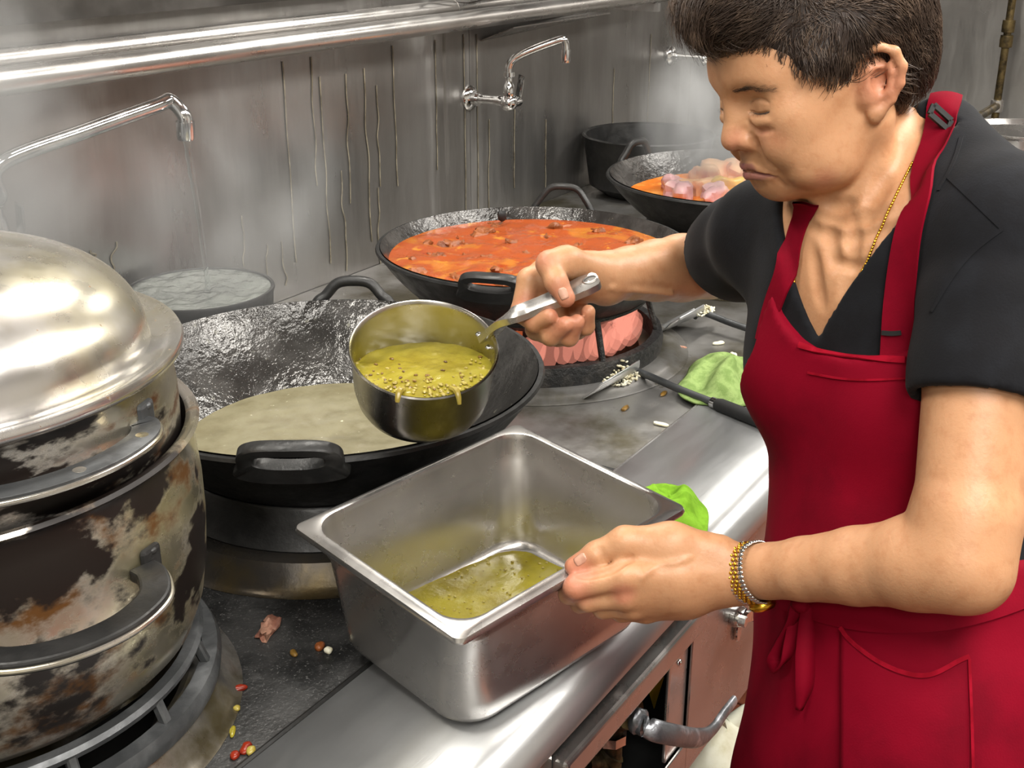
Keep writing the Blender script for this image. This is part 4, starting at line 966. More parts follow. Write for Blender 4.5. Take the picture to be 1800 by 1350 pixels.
class Model:
    """groups of primitives; smooth union inside a group, nearly hard union between groups"""
    def __init__(self, disp=None): self.ops = []; self.disp = disp; self.g = 0
    def group(self): self.g += 1; return self
    def add(self, prim, k=.01): self.ops.append((1, k) + prim + (self.g,)); return self
    def cut(self, prim, k=.003): self.ops.append((-1, k) + prim + (self.g,)); return self
    def chain(self, pts, rad, k=.008):
        for i in range(len(pts) - 1): self.add(p_cap(pts[i], pts[i + 1], rad[i], rad[i + 1]), k)
        return self
    def groove(self, pts, r, k=.003):
        for i in range(len(pts) - 1): self.cut(p_cap(pts[i], pts[i + 1], r), k)
        return self
    def ev(self, P, ops=None):
        tot = None; d = np.full(P.shape[:-1], 1.0); g0 = None
        def fold(tot, d):
            if tot is None: return d
            k = .004; h = np.clip(.5 + .5 * (tot - d) / k, 0, 1); return tot + (d - tot) * h - k * h * (1 - h)
        for s, k, f, c, rad, g in (self.ops if ops is None else ops):
            if g0 is not None and g != g0: tot = fold(tot, d); d = np.full(P.shape[:-1], 1.0)
            g0 = g; e = f(P)
            if s > 0:
                h = np.clip(.5 + .5 * (d - e) / k, 0, 1); d = d + (e - d) * h - k * h * (1 - h)
            else:
                e = -e; h = np.clip(.5 - .5 * (d - e) / k, 0, 1); d = d + (e - d) * h + k * h * (1 - h)
        d = fold(tot, d)
        if self.disp is not None: d = d + self.disp(P)
        return d
    def hits(self, PX, t0=.75, t1=1.9):
        D = np.array([ray(a, b) for a, b in PX]); D /= _len(D)[:, None]; t = np.full(len(D), t0); live = np.ones(len(D), bool)
        for _ in range(70):
            e = self.ev(CAM + D[live] * t[live][:, None]); t[live] += np.maximum(e * .85, .0003)
            idx = np.where(live)[0]; live[idx[(e < .0004) | (t[idx] > t1)]] = False
            if not live.any(): break
        return CAM + D * t[:, None]
    def hit(self, px, py): return self.hits([(px, py)])[0]
    def normals(self, P, h=.002):
        P = np.asarray(P, float); E = np.eye(3) * h
        Q = np.concatenate([P + E[i] for i in range(3)] + [P - E[i] for i in range(3)]); e = self.ev(Q).reshape(2, 3, len(P))
        g = (e[0] - e[1]).T; return g / (_len(g)[:, None] + 1e-12)
    def normal(self, p, h=.002): return self.normals(np.asarray(p)[None], h)[0]
    def snap(self, pts, off=0.0):
        P = np.array(pts, float)
        for _ in range(4): P = P - self.normals(P, .003) * (self.ev(P) - off)[:, None]
        return P
    def crease(self, pts, r, depth, k=.002, sub=3):
        """groove of given depth pressed into the surface as it stands"""
        P = crom(pts, sub) if len(pts) > 2 else np.array(pts); P = self.snap(P, r - depth)
        w = np.interp(np.linspace(0, 1, len(P)), [0, .2, .8, 1], [.5, 1, 1, .5])
        for i in range(len(P) - 1): self.cut(p_cap(P[i], P[i + 1], r * w[i], r * w[i + 1]), k)
        return self
    def ridge(self, pts, r, sink, k=.004, sub=3):
        P = crom(pts, sub) if len(pts) > 2 else np.array(pts); P = self.snap(P, -sink); rr = np.interp(np.linspace(0, 1, len(P)), np.linspace(0, 1, len(np.atleast_1d(r))), np.atleast_1d(r))
        for i in range(len(P) - 1): self.add(p_cap(P[i], P[i + 1], rr[i], rr[i + 1]), k)
        return self
    def mesh(self, lo, hi, vox, B=16):
        lo = np.asarray(lo, float); hi = np.asarray(hi, float); nb = np.ceil((hi - lo) / (vox * B)).astype(int); N = nb * B + 2
        ids = []; pos = []; quads = []
        g = np.stack(np.meshgrid(*[np.arange(B + 1)] * 3, indexing='ij'), -1) * vox
        g3 = np.stack(np.meshgrid(*[np.array([0, .25, .5, .75, 1.0]) * B * vox] * 3, indexing='ij'), -1)
        br = B * vox * .87
        bc = (np.stack(np.meshgrid(*[np.arange(n) for n in nb], indexing='ij'), -1) + .5) * B * vox + lo
        keep = np.stack([o_[2](bc) < br + o_[1] + .006 + (.03 if o_[4] > .05 and o_[4] < 5 else 0) for o_ in self.ops], -1)
        cand = np.abs(self.ev(bc)) < br * 1.25 + .010
        key = lambda i, j, k: (i.astype(np.int64) * N[1] + j) * N[2] + k
        for bx in range(nb[0]):
            for by in range(nb[1]):
                for bz in range(nb[2]):
                    if not cand[bx, by, bz]: continue
                    o = lo + np.array([bx, by, bz]) * B * vox; c = o + B * vox / 2
                    ops = [o_ for o_, kp in zip(self.ops, keep[bx, by, bz]) if kp]
                    if not any(q[0] > 0 for q in ops): continue
                    e = self.ev(o + g3, ops)
                    if np.abs(e).min() > B * vox * .25 and (e.min() > 0 or e.max() < 0): continue
                    d = self.ev(o + g, ops); ins = d < 0
                    if ins.all() or not ins.any(): continue
                    cs = [(a, b_, c_) for a in (0, 1) for b_ in (0, 1) for c_ in (0, 1)]
                    sub = lambda A, q: A[q[0]:q[0] + B, q[1]:q[1] + B, q[2]:q[2] + B]
                    cnt = sum(sub(ins, q).astype(np.int8) for q in cs); act = (cnt > 0) & (cnt < 8)
                    I = np.argwhere(act)
                    acc = np.zeros((len(I), 3)); n = np.zeros(len(I))
                    dv = {q: d[I[:, 0] + q[0], I[:, 1] + q[1], I[:, 2] + q[2]] for q in cs}
                    for q in cs:
                        for ax in range(3):
                            if q[ax]: continue
                            q2 = list(q); q2[ax] = 1; q2 = tuple(q2); a_, b_ = dv[q], dv[q2]; m = (a_ < 0) != (b_ < 0)
                            t = np.where(m, a_ / np.where(np.abs(a_ - b_) < 1e-12, 1e-12, a_ - b_), 0)
                            e_ = np.array(q, float)[None] + 0 * acc; e_[:, ax] += t
                            acc += np.where(m[:, None], e_, 0); n += m
                    G = I + np.array([bx, by, bz]) * B
                    ids.append(key(G[:, 0] + 1, G[:, 1] + 1, G[:, 2] + 1)); pos.append(lo + (G + acc / n[:, None]) * vox)
                    for ax in range(3):
                        s0 = [slice(0, B)] * 3; s1 = [slice(0, B)] * 3; s1[ax] = slice(1, B + 1)
                        A_, C_ = ins[tuple(s0)], ins[tuple(s1)]; E = np.argwhere(A_ != C_)
                        if not len(E): continue
                        fl_ = A_[E[:, 0], E[:, 1], E[:, 2]]; E = E + np.array([bx, by, bz]) * B + 1
                        u, v = (ax + 1) % 3, (ax + 2) % 3
                        def nb_(du, dv_):
                            Q = E.copy(); Q[:, u] -= du; Q[:, v] -= dv_; return key(Q[:, 0], Q[:, 1], Q[:, 2])
                        q = np.stack([nb_(1, 1), nb_(0, 1), nb_(0, 0), nb_(1, 0)], 1); q[~fl_] = q[~fl_][:, ::-1]; quads.append(q)
        ids = np.concatenate(ids); pos = np.concatenate(pos); quads = np.concatenate(quads)
        o = np.argsort(ids); ids = ids[o]; pos = pos[o]
        k = np.searchsorted(ids, quads); k = np.minimum(k, len(ids) - 1); ok = (ids[k] == quads).all(1)
        return pos, k[ok]
def fast_mesh(name, V, F, mat, parent, loc):
    V = np.asarray(V, np.float32) - np.asarray(loc, np.float32); F = np.asarray(F, np.int32)
    me = bpy.data.meshes.new(name); me.vertices.add(len(V)); me.vertices.foreach_set('co', V.ravel())
    k = F.shape[1]
    me.loops.add(F.size); me.loops.foreach_set('vertex_index', F.ravel()); me.polygons.add(len(F)); me.polygons.foreach_set('loop_start', np.arange(len(F), dtype=np.int32) * k)
    me.polygons.foreach_set('use_smooth', np.ones(len(F), bool)); me.update(calc_edges=True); me.validate()
    return link(name, me, mat, parent)
K = atd
# ---- materials of the cook
MAT['skin'] = material('skin', (1, 1, 1), .46, 0, base2=(.90, .84, .80), nscale=70, lo=.45, hi=.7, attr='tint', sss=.12, bump=.28, bscale=330, bdist=.0012, rvar=0)
MAT['hair'] = material('dark_brown_hair', srgb(62, 49, 41), .42, 0, srgb(98, 81, 68), 60, 4, (1, 1, 1), .45, .65)
MAT['hair_base'] = material('hair_mass', srgb(38, 29, 25), .6, 0, srgb(54, 42, 36), 40)
MAT['tee'] = material('black_cotton', srgb(17, 17, 20), .9, 0, srgb(23, 24, 28), 26, 6, (1, 1, 1), .4, .7, bump=.3, bscale=500, bdist=.0008, spec=.2, sheen=.04)
MAT['apron'] = material('red_cotton', srgb(118, 1, 26), .8, 0, srgb(98, 0, 20), 9, 7, (1, 1, 1), .4, .7, bump=.25, bscale=600, bdist=.0006, spec=.12)
MAT['apron_edge'] = material('red_seam', srgb(142, 8, 32), .85, 0, srgb(120, 2, 22), 40, spec=.12)
MAT['gold'] = material('gold', srgb(226, 178, 62), .25, 1, srgb(190, 140, 40), 60)
MAT['nailmat'] = material('fingernail', srgb(186, 136, 114), .28, 0, srgb(196, 152, 130), 60, coat=.3)
MAT['brow'] = material('eyebrow', srgb(70, 58, 50), .6, 0, srgb(90, 76, 66), 80)
# ---- frames
PH, PS, RO = math.radians(13), math.radians(13), math.radians(18)     # head: nod, turn and lean towards the camera
U0 = -math.sin(PH) * RT + math.cos(PH) * UP; F0 = -math.cos(PH) * RT - math.sin(PH) * UP; TO = -FW
HU = U0 * math.cos(RO) + TO * math.sin(RO); T1 = TO * math.cos(RO) - U0 * math.sin(RO)
HF = F0 * math.cos(PS) + T1 * math.sin(PS); HL = np.cross(HU, HF)
HO = K(1431, 170.7, 1.1085)
HB = np.stack([HF, HL, HU], 1)
Hd = lambda x, y, z: HO + HB @ V3(x, y, z)
TA = math.radians(38)
TF = -RT * math.cos(TA) - FH * math.sin(TA); TF = TF / np.linalg.norm(TF); TU = V3(0, 0, 1) + TF * .10; TU /= np.linalg.norm(TU); TS = np.cross(TU, TF); TF = np.cross(TS, TU)
TB = np.stack([TF, TS, TU], 1)
SL, EL, WL = K(1756, 412, 1.035), K(1690, 984, 0.995), K(1312, 1006, 1.160)
SR_, ER, WR = K(1348, 412, 1.27), K(1248, 466, 1.47), K(1068, 484, 1.335)
NB = K(1560, 352, 1.150)                            # base of the neck
# ---- body
def head_ops(m):
    e = lambda c, r, k=.02, R=None: m.add(p_ell(Hd(*c), r, HB if R is None else HB @ R), k)
    e((-.008, 0, .036), (.094, .074, .082)); e((.034, 0, .046), (.054, .060, .048), .03)
    e((.022, 0, -.012), (.054, .056, .056), .03)
    for s in (1, -1):
        e((.048, s * .042, -.004), (.021, .019, .018), .022)
        m.add(p_cap(Hd(-.014, s * .053, -.026), Hd(.016, s * .043, -.054), .015, .015), .024)
        m.add(p_cap(Hd(.016, s * .043, -.054), Hd(.046, s * .012, -.067), .015, .013), .024)
        e((.034, s * .045, -.036), (.028, .015, .026), .022)
    e((.0475, 0, -.0690), (.0165, .019, .0130), .012)
    e((.050, 0, -.046), (.0285, .0275, .025), .016)
    m.add(p_cap(Hd(.077, 0, .020), Hd(.0830, 0, -.008), .0078, .0105), .012)
    e((.0855, 0, -.0185), (.0125, .0125, .0110), .008)
    for s in (1, -1):
        e((.0765, s * .0135, -.0210), (.0125, .0085, .0090), .006)
        m.add(p_cap(Hd(.077, s * .010, .034), Hd(.062, s * .044, .032), .009, .008), .014)
        m.cut(p_ell(Hd(.0885, s * .031, .0125), (.0150, .019, .0125), HB), .014)
        e((.0575, s * .0315, .0095), (.0165, .0180, .0145), .006)
        arc = lambda z, dz=0., y0=.0175, y1=.0475, n=6: [Hd(.072, s * yy, z + dz * ((yy - .0315) / .015) ** 2) for yy in np.linspace(y0, y1, n)]
        e((.0550, s * .0350, -.0270), (.020, .0150, .020), .010)
        e((.034, s * .041, -.0560), (.022, .0125, .0120), .010)
        m.crease(arc(.0165, -.0030), .0012, .0008, .002)
        m.ridge(arc(-.0040, .0015, .020, .046), [.0018, .0030, .0030, .0016], .0022, .004)
        m.crease(arc(.0028, .0020), .0012, .0014, .0012)
        m.crease([Hd(.0745, s * .0185, -.003), Hd(.0725, s * .030, -.0115), Hd(.0640, s * .044, -.009)], .0016, .0009, .004)
        m.crease([Hd(.0790, s * .0205, -.016), Hd(.0745, s * .0265, -.032), Hd(.0670, s * .0310, -.047)], .0018, .0014, .005)
        m.cut(p_ell(Hd(.0820, s * .0068, -.0285), (.005, .0035, .003), HB), .002)
        m.ridge([Hd(.0795, 0, -.0455), Hd(.0755, s * .010, -.0455), Hd(.0615, s * .0225, -.0540)], [.0036, .0034, .0014], .0020, .003)
        m.ridge([Hd(.0770, 0, -.0550), Hd(.0735, s * .010, -.0555), Hd(.0615, s * .0215, -.0570)], [.0042, .0040, .0014], .0022, .003)
        m.crease([Hd(.0800, 0, -.0500), Hd(.0770, s * .010, -.0506), Hd(.0600, s * .0245, -.0562)], .0013, .0016, .0010)
        m.crease([Hd(.0625, s * .0255, -.0590), Hd(.0560, s * .0275, -.069)], .0014, .001, .004)
    m.crease([Hd(.0735, .012, -.0640), Hd(.0745, 0, -.0640), Hd(.0735, -.012, -.0640)], .003, .0012, .006)
    m.crease([Hd(.0850, 0, -.033), Hd(.0850, 0, -.041)], .0016, .0007, .004)
    for z in (.056, .063, .070): m.crease([Hd(.0905, -.03, z), Hd(.0925, 0, z + .001), Hd(.0790, .036, z)], .0010, .0005, .003)
    for s in (1, -1):                               # ears
        ec = lambda x, y, z: Hd(-.0160 + x * .90, s * (.0735 + y - x * .42), .0095 + z * .90)
        m.add(p_cap(ec(.004, -.002, -.012), ec(-.002, -.001, .012), .011, .013), .006)
        hel = [ec(.011, .002, .003), ec(.0155, .004, .017), ec(.010, .008, .029), ec(-.003, .010, .034), ec(-.015, .011, .027), ec(-.0205, .010, .012), ec(-.018, .008, -.004), ec(-.011, .005, -.018), ec(-.002, .003, -.027)]
        m.chain(hel, [.0030, .0036, .0042, .0046, .0046, .0044, .0040, .0040, .0050], .003)
        m.add(p_ell(ec(.0015, .002, -.0285), (.008, .005, .009), HB), .005)
        m.cut(p_ell(ec(-.001, .0125, .002), (.0095, .0095, .012), HB), .003)
        m.chain([ec(-.010, .0095, .022), ec(-.012, .008, .008), ec(-.009, .0065, -.010), ec(.001, .005, -.016)], [.0026, .0030, .0030, .0026], .003)
        m.cut(p_ell(ec(.000, .0125, .0225), (.011, .006, .0058), HB), .003)
        m.add(p_cap(ec(.0105, .003, -.004), ec(.0095, .004, .000), .0045, .0038), .003)
def neck_ops(m):
    m.add(p_cap(NB, Hd(-.036, -.006, -.022), .050, .046), .03)
    m.add(p_cap(NB + TF * .015 - V3(0, 0, .03), Hd(.000, -.006, -.040), .038, .026), .03)
    for s in (1, -1):                               # cords of the neck, loose skin under the chin
        m.add(p_cap(Hd(-.034, s * .050, -.028), NB + TF * .060 + TS * s * .022 - V3(0, 0, .060), .012, .008), .014)
        m.add(p_cap(Hd(.026, s * .012, -.070), NB + TF * .056 + TS * s * .008 - V3(0, 0, .040), .008, .006), .010)
        m.add(p_cap(NB + TF * .070 + TS * s * .012 - V3(0, 0, .075), NB + TF * .02 + TS * s * .14 - V3(0, 0, .065), .011, .010), .014)
def neck_lines(m):
    for pts, r, dp in (([(1432, 372), (1475, 388), (1520, 384), (1560, 366)], .005, .0022), ([(1425, 400), (1470, 416), (1520, 414), (1570, 398)], .004, .0014), ([(1440, 352), (1470, 364), (1500, 358)], .005, .0025),
                       ([(1455, 400), (1462, 440), (1470, 480)], .006, .0020), ([(1500, 380), (1500, 430), (1492, 480), (1482, 530)], .006, .0020), ([(1430, 440), (1436, 490), (1446, 540)], .004, .0012), ([(1470, 460), (1505, 470), (1540, 462)], .003, .0009), ([(1560, 300), (1540, 345), (1516, 390)], .008, .0026)):
        P = m.hits(pts); m.crease(P, r * 1.1, dp * .7, .007, 4)
def torso_ops(m, g=0.0, k=.04):
    a = lambda px, py, D, r, kk=k: m.add(p_ell(K(px, py, D), (r[0] + g, r[1] + g, r[2] + g), TB), kk)
    a(1560, 545, 1.185, (.102, .142, .165)); a(1603, 840, 1.21, (.110, .138, .165)); a(1606, 1120, 1.22, (.124, .158, .19)); a(1604, 1420, 1.24, (.134, .168, .26))
    for s in (1, -1):
        c = K(1575, 600, 1.185) + TF * .046 + TS * s * .062
        m.add(p_ell(c - V3(0, 0, .035), (.058 + g, .060 + g, .062 + g), TB), .035)
    m.add(p_cap(SL + V3(0, 0, .0), NB - V3(0, 0, .03), .050 + g, .052 + g), .035); m.add(p_cap(SR_, NB - V3(0, 0, .03), .050 + g, .052 + g), .035)
    m.add(p_cap(K(1652, 252, 1.125), SL + V3(0, 0, .012), .035 + g, .042 + g), .03)
    m.add(p_cap(SL, SL + (EL - SL) * .25, .048 + g, .046 + g), .03); m.add(p_cap(SR_, SR_ + (ER - SR_) * .25, .048 + g, .046 + g), .03)
def arm_ops(m):
    m.group()
    lerp = lambda a, b, t: a + (b - a) * t
    # near arm
    m.chain([SL, lerp(SL, EL, .45), lerp(SL, EL, .85), EL], [.050, .0480, .0430, .0400], .005)
    m.add(p_ell(EL + (K(1722, 1034, .995) - K(1690, 984, .995)) * .5, (.030, .030, .030)), .02)
    m.chain([EL, lerp(EL, WL, .22), lerp(EL, WL, .45), lerp(EL, WL, .7), lerp(EL, WL, .88), WL], [.0385, .0385, .0350, .0295, .0262, .0258], .005)
    m.add(p_cap(lerp(SL, EL, .9), lerp(EL, WL, .12), .038, .038), .02)
    # hand on the pan rim
    palm = WL
    mcp = [K(1098, 1012, 1.148), K(1098, 1046, 1.158), K(1112, 1066, 1.172), K(1136, 1074, 1.188)]
    for i, (q, r) in enumerate(zip(mcp, (.0135, .0135, .0125, .0115))):
        st = lerp(WL, K(1300, 1020, 1.175), (i) / 3)
        m.chain([st, lerp(st, q, .55), q], [.019, .0165, r], .016)
    m.add(p_ell(K(1200, 1010, 1.170), (.045, .022, .030), basis(WL - mcp[0], z=UP)), .014)
    m.chain([K(1262, 972, 1.160), K(1180, 955, 1.160), K(1098, 952, 1.160)], [.0185, .0185, .0150], .014)
    m.chain([K(1098, 951, 1.160), K(1048, 974, 1.166), K(1010, 996, 1.171)], [.0140, .0120, .0100], .006)
    m.chain([mcp[0], K(1012, 1032, 1.158)], [.0135, .0118], .006); m.chain([K(1012, 1032, 1.158), K(1000, 1044, 1.180), K(1020, 1046, 1.196)], [.0116, .0100, .0085], .004)
    m.chain([mcp[1], K(1034, 1056, 1.170)], [.0135, .0110], .005); m.chain([K(1034, 1056, 1.170), K(1020, 1060, 1.192), K(1040, 1058, 1.206)], [.0108, .0098, .0085], .004)
    m.chain([mcp[2], K(1060, 1068, 1.184)], [.0125, .0108], .005); m.chain([K(1060, 1068, 1.184), K(1052, 1066, 1.204)], [.0106, .009], .004)
    m.chain([mcp[3], K(1092, 1076, 1.198), K(1090, 1072, 1.212)], [.0115, .0095, .008], .005)
    for (a_, b_) in ((0, .12), (1, .12), (2, .12)):    # tendons on the back of the hand
        m.add(p_cap(lerp(mcp[a_], WL, .12) - FW * .0070 + UP * .002, lerp(mcp[a_], WL, .72) - FW * .0115 + UP * .002, .0030, .0026), .009)
    m.ridge([K(1215, 980, 1.137), K(1185, 990, 1.136), K(1155, 992, 1.136), K(1130, 1015, 1.136)], [.0016, .002, .002, .0014], .0012, .004)
    m.crease(m.hits([(1110, 982), (1080, 996), (1048, 1007), (1018, 1012)]), .0045, .0042, .004)
    m.crease(m.hits([(1052, 958), (1060, 972), (1064, 985)]), .002, .0008, .002); m.crease(m.hits([(1046, 962), (1054, 975), (1058, 988)]), .002, .0008, .002)
    # far arm with the saucepan
    m.group()
    m.chain([SR_, lerp(SR_, ER, .6), ER], [.050, .044, .041], .006)
    m.chain([ER, lerp(ER, WR, .3), lerp(ER, WR, .55), lerp(ER, WR, .8), WR], [.0405, .0400, .0355, .0300, .0268], .006)
    mc = [K(930, 492, 1.318), K(955, 478, 1.330), K(985, 476, 1.338), K(1012, 482, 1.343)]
    for i, (q, r) in enumerate(zip(mc, (.0135, .0135, .0125, .0115))):
        m.chain([lerp(WR, K(1062, 500, 1.345), i / 3), q], [.0205, r], .014)
    m.add(p_ell(K(1005, 490, 1.325), (.040, .022, .028), basis(WR - mc[1], z=UP)), .012)
    fg = [([K(918, 548, 1.318), K(940, 566, 1.292), K(966, 556, 1.276)], (.0128, .0112, .0090)), ([K(944, 578, 1.324), K(968, 590, 1.294), K(994, 570, 1.277)], (.0128, .0112, .0090)),
          ([K(980, 590, 1.330), K(1000, 592, 1.298), K(1014, 566, 1.281)], (.0120, .0106, .0086)), ([K(1014, 580, 1.334), K(1030, 574, 1.304), K(1034, 548, 1.288)], (.0108, .0094, .0078))]
    for q, (pts, rr) in zip(mc, fg):
        m.chain([q] + pts, [.0132] + list(rr), .0035)
    m.chain([K(1040, 474, 1.318), K(995, 462, 1.292), K(966, 464, 1.280)], [.019, .0165, .0145], .012)
    m.chain([K(966, 464, 1.280), K(978, 496, 1.268), K(995, 524, 1.266)], [.0138, .0120, .0100], .005)
    for dy in (-4, 14): m.add(p_cap(K(1075, 492 + dy, 1.312), K(1180, 500 + dy * 1.2, 1.372), .0022, .003), .006)
body = Model(); torso_ops(body); neck_ops(body); head_ops(body); neck_lines(body); head_only = Model(); head_only.ops = [o for o in body.ops if np.linalg.norm(o[3] - Hd(.05, 0, 0)) < o[4] + .10]; arm_ops(body)
PLOC = V3(*(K(1600, 1200, 1.18)[:2]), 0)
person = thing('person', 'person in black tee and red apron, tilting a saucepan over the steel pan', 'person', tuple(PLOC))
lo_ = np.array([.70, -.05, .46]); hi_ = np.array([1.50, .70, 1.60])
for px, py, D in ((1800, 1500, 1.3),): pass
Vb, Fb = body.mesh(lo_ + [0, 0, .14], hi_, .0022, 12)
# refine face and hands: split their faces and lay the new points on the surface
def refine(m, V, F, balls):
    fc = V[F].mean(1); inside = np.zeros(len(F), bool)
    for c, r in balls: inside |= _len(fc - c) < r
    A = F[inside]; B = F[~inside]
    E = np.stack([A, np.roll(A, -1, 1)], -1).reshape(-1, 2); E.sort(1); key = E[:, 0].astype(np.int64) * len(V) + E[:, 1]
    u, inv = np.unique(key, return_inverse=True); ea, eb = u // len(V), u % len(V); mid = (V[ea] + V[eb]) / 2
    cnt = np.bincount(inv); cen = V[A].mean(1)
    nv = len(V); inv = inv.reshape(-1, 4) + nv; ci = np.arange(len(A)) + nv + len(mid)
    NEW = np.concatenate([mid, cen]); free = np.concatenate([cnt == 2, np.ones(len(cen), bool)])
    cell = np.floor(NEW / .024).astype(np.int64); ck = (cell[:, 0] * 4001 + cell[:, 1]) * 4001 + cell[:, 2]; od = np.argsort(ck); cut_ = np.flatnonzero(np.diff(ck[od])) + 1
    for grp in np.split(od, cut_):
        q = NEW[grp]; c = q.mean(0)[None]; ops = [o for o in m.ops if o[2](c)[0] < .022 + o[1] + .006]
        for _ in range(2):
            E3 = np.eye(3) * .0012; ee = m.ev(np.concatenate([q] + [q + E3[k] for k in range(3)]), ops).reshape(4, len(q)); g = (ee[1:] - ee[0]).T; g /= _len(g)[:, None] + 1e-12
            q = q - g * np.clip(ee[0], -.002, .002)[:, None]
        NEW[grp] = np.where(free[grp][:, None], q, NEW[grp])
    Q = np.concatenate([np.stack([A[:, k], inv[:, k], ci, inv[:, (k + 3) % 4]], 1) for k in range(4)])
    return np.concatenate([V, NEW]), np.concatenate([B, Q])
if 'NOREF' not in globals(): Vb, Fb = refine(head_only, Vb, Fb, [(Hd(.055, .020, -.010), .075)])
# base colours that belong to the skin itself: lips, ears, cheeks, knuckles and fingertips are pinker
def near_seg(P, pts):
    d = np.full(len(P), 9.0)
    for i in range(len(pts) - 1):
        a, b = pts[i], pts[i + 1]; ab = b - a; t = np.clip(((P - a) @ ab) / (ab @ ab + 1e-12), 0, 1); d = np.minimum(d, _len(P - a - t[:, None] * ab))
    return d
sstep = lambda x, a, b: (lambda t: t * t * (3 - 2 * t))(np.clip((x - a) / (b - a), 0, 1))
SK = np.array(srgb(187, 139, 102)); PINK = np.array(srgb(186, 112, 92)); LIP = np.array(srgb(126, 74, 72)); TANC = np.array(srgb(168, 118, 82))
tint = np.tile(SK, (len(Vb), 1))
def blend(c, w): 
    global tint
    tint = tint * (1 - w[:, None]) + c * w[:, None]
n1 = vnoise(Vb, 28.0)[:] * .5 + .5; blend(TANC, .22 * sstep(n1, .35, .8))
for c, r in ((Hd(.058, .036, -.018), .026), (Hd(.085, .005, -.020), .020), (Hd(-.020, .082, .010), .034), (Hd(.03, .05, -.06), .02)): blend(PINK, .5 * (1 - sstep(_len(Vb - c), r * .3, r)))
for c, r in ((K(1010, 1000, 1.165), .03), (K(1010, 1035, 1.155), .03), (K(1095, 1045, 1.14), .018), (K(985, 520, 1.265), .03), (K(930, 550, 1.30), .035), (K(1000, 560, 1.28), .04), (K(960, 460, 1.275), .02)): blend(PINK, .55 * (1 - sstep(_len(Vb - c), r * .3, r)))
blend(np.array(srgb(160, 102, 82)), .5 * (1 - sstep(near_seg(Vb, [Hd(.072, .020, -.008), Hd(.070, .034, -.014), Hd(.062, .046, -.012)]), .002, .009)))
for z0, r in ((-.0455, .0046), (-.0545, .0054)):
    for s in (1, -1): blend(LIP, .8 * (1 - sstep(near_seg(Vb, [Hd(.0815, 0, z0), Hd(.0775, s * .010, z0), Hd(.0625, s * .0215, -.0555)]), r * .6, r)))
bo = fast_mesh('body', Vb, Fb, 'skin', person, PLOC)
ca = bo.data.color_attributes.new('tint', 'FLOAT_COLOR', 'POINT'); ca.data.foreach_set('color', np.concatenate([tint, np.ones((len(Vb), 1))], 1).astype(np.float32).ravel())
# ------------------------------------------------------------------ hair
class Both:
    def __init__(self, *m): self.m = m
    def ev(self, P): return np.min([q.ev(P) for q in self.m], axis=0)
    hit = Model.hit; hits = Model.hits; normal = Model.normal; normals = Model.normals
hm = Model()
hm.add(p_ell(Hd(-.016, 0, .062), (.104, .088, .082), HB), .02); hm.add(p_ell(Hd(.052, 0, .100), (.062, .066, .042), HB), .02); hm.add(p_ell(Hd(-.062, 0, .020), (.052, .066, .060), HB), .025)
for s in (1, -1): hm.add(p_cap(Hd(.030, s * .064, .040), Hd(.026, s * .060, .018), .016, .010), .012)
hl3 = lambda x, y, z: (Hd(x, y, z))
def hplane(pt, n): return (Hd(*pt), HB @ V3(*n))
hm.cut(p_planes([hplane((.046, 0, .060), (0, 0, 1)), hplane((.050, 0, 0), (-1, 0, .35))]), .008)
hm.cut(p_planes([hplane((0, 0, .016), (-.3, 0, 1)), hplane((-.004, 0, 0), (-1, 0, 0))]), .008)
for s in (1, -1): hm.cut(p_ell(Hd(-.014, s * .088, .004), (.026, .026, .036), HB), .006)
hm.cut(p_planes([hplane((0, 0, -.038), (.35, 0, 1))]), .008)
hc = HO; Vh, Fh = hm.mesh(hc - .2, hc + .2, .004)
hair = fast_mesh('hair', Vh, Fh, 'hair_base', person, PLOC)
r_ = np.random.default_rng(5)
def strands(name, roots, nrm, dirs, length, r0, curl, parent, mat, nseg=6, sides=3):
    n = len(roots); t = np.linspace(0, 1, nseg)
    sidev = np.cross(nrm, dirs); ph = r_.uniform(0, 6.28, n); am = curl * r_.uniform(.3, 1.4, n); fr = r_.uniform(3, 7, n)
    P = roots[:, None] + dirs[:, None] * (length[:, None] * t)[..., None] + nrm[:, None] * ((.0035 * np.sin(np.pi * t)[None] - (length ** 2 / .16)[:, None] * t ** 2 + r_.uniform(-.001, .004, n)[:, None] * t))[..., None]
    P = P + sidev[:, None] * (am[:, None] * np.sin(ph[:, None] + fr[:, None] * t) * t)[..., None]
    V = []; rad = r0 * (1 - .75 * t)
    for k in range(sides):
        a = 2 * math.pi * k / sides
        V.append(P + (nrm[:, None] * math.cos(a) + sidev[:, None] * math.sin(a)) * rad[None, :, None])
    V = np.stack(V, 2).reshape(-1, 3)
    base = (np.arange(n)[:, None, None] * nseg + np.arange(nseg - 1)[None, :, None]) * sides + np.arange(sides)[None, None]
    nx = base - np.arange(sides) + (np.arange(sides) + 1) % sides
    F = np.stack([base, nx, nx + sides, base + sides], -1).reshape(-1, 4)
    return fast_mesh(name, V, F, mat, parent, PLOC)
# surface normals of the hair mass
q = Vh[Fh]; fn = np.cross(q[:, 1] - q[:, 0], q[:, 3] - q[:, 0]); fn /= _len(fn)[:, None] + 1e-12; fc_ = q.mean(1)
NS = 16000; sel = r_.integers(0, len(fc_), NS); rp = fc_[sel]; rn_ = fn[sel]
lp = (rp - HO) @ HB
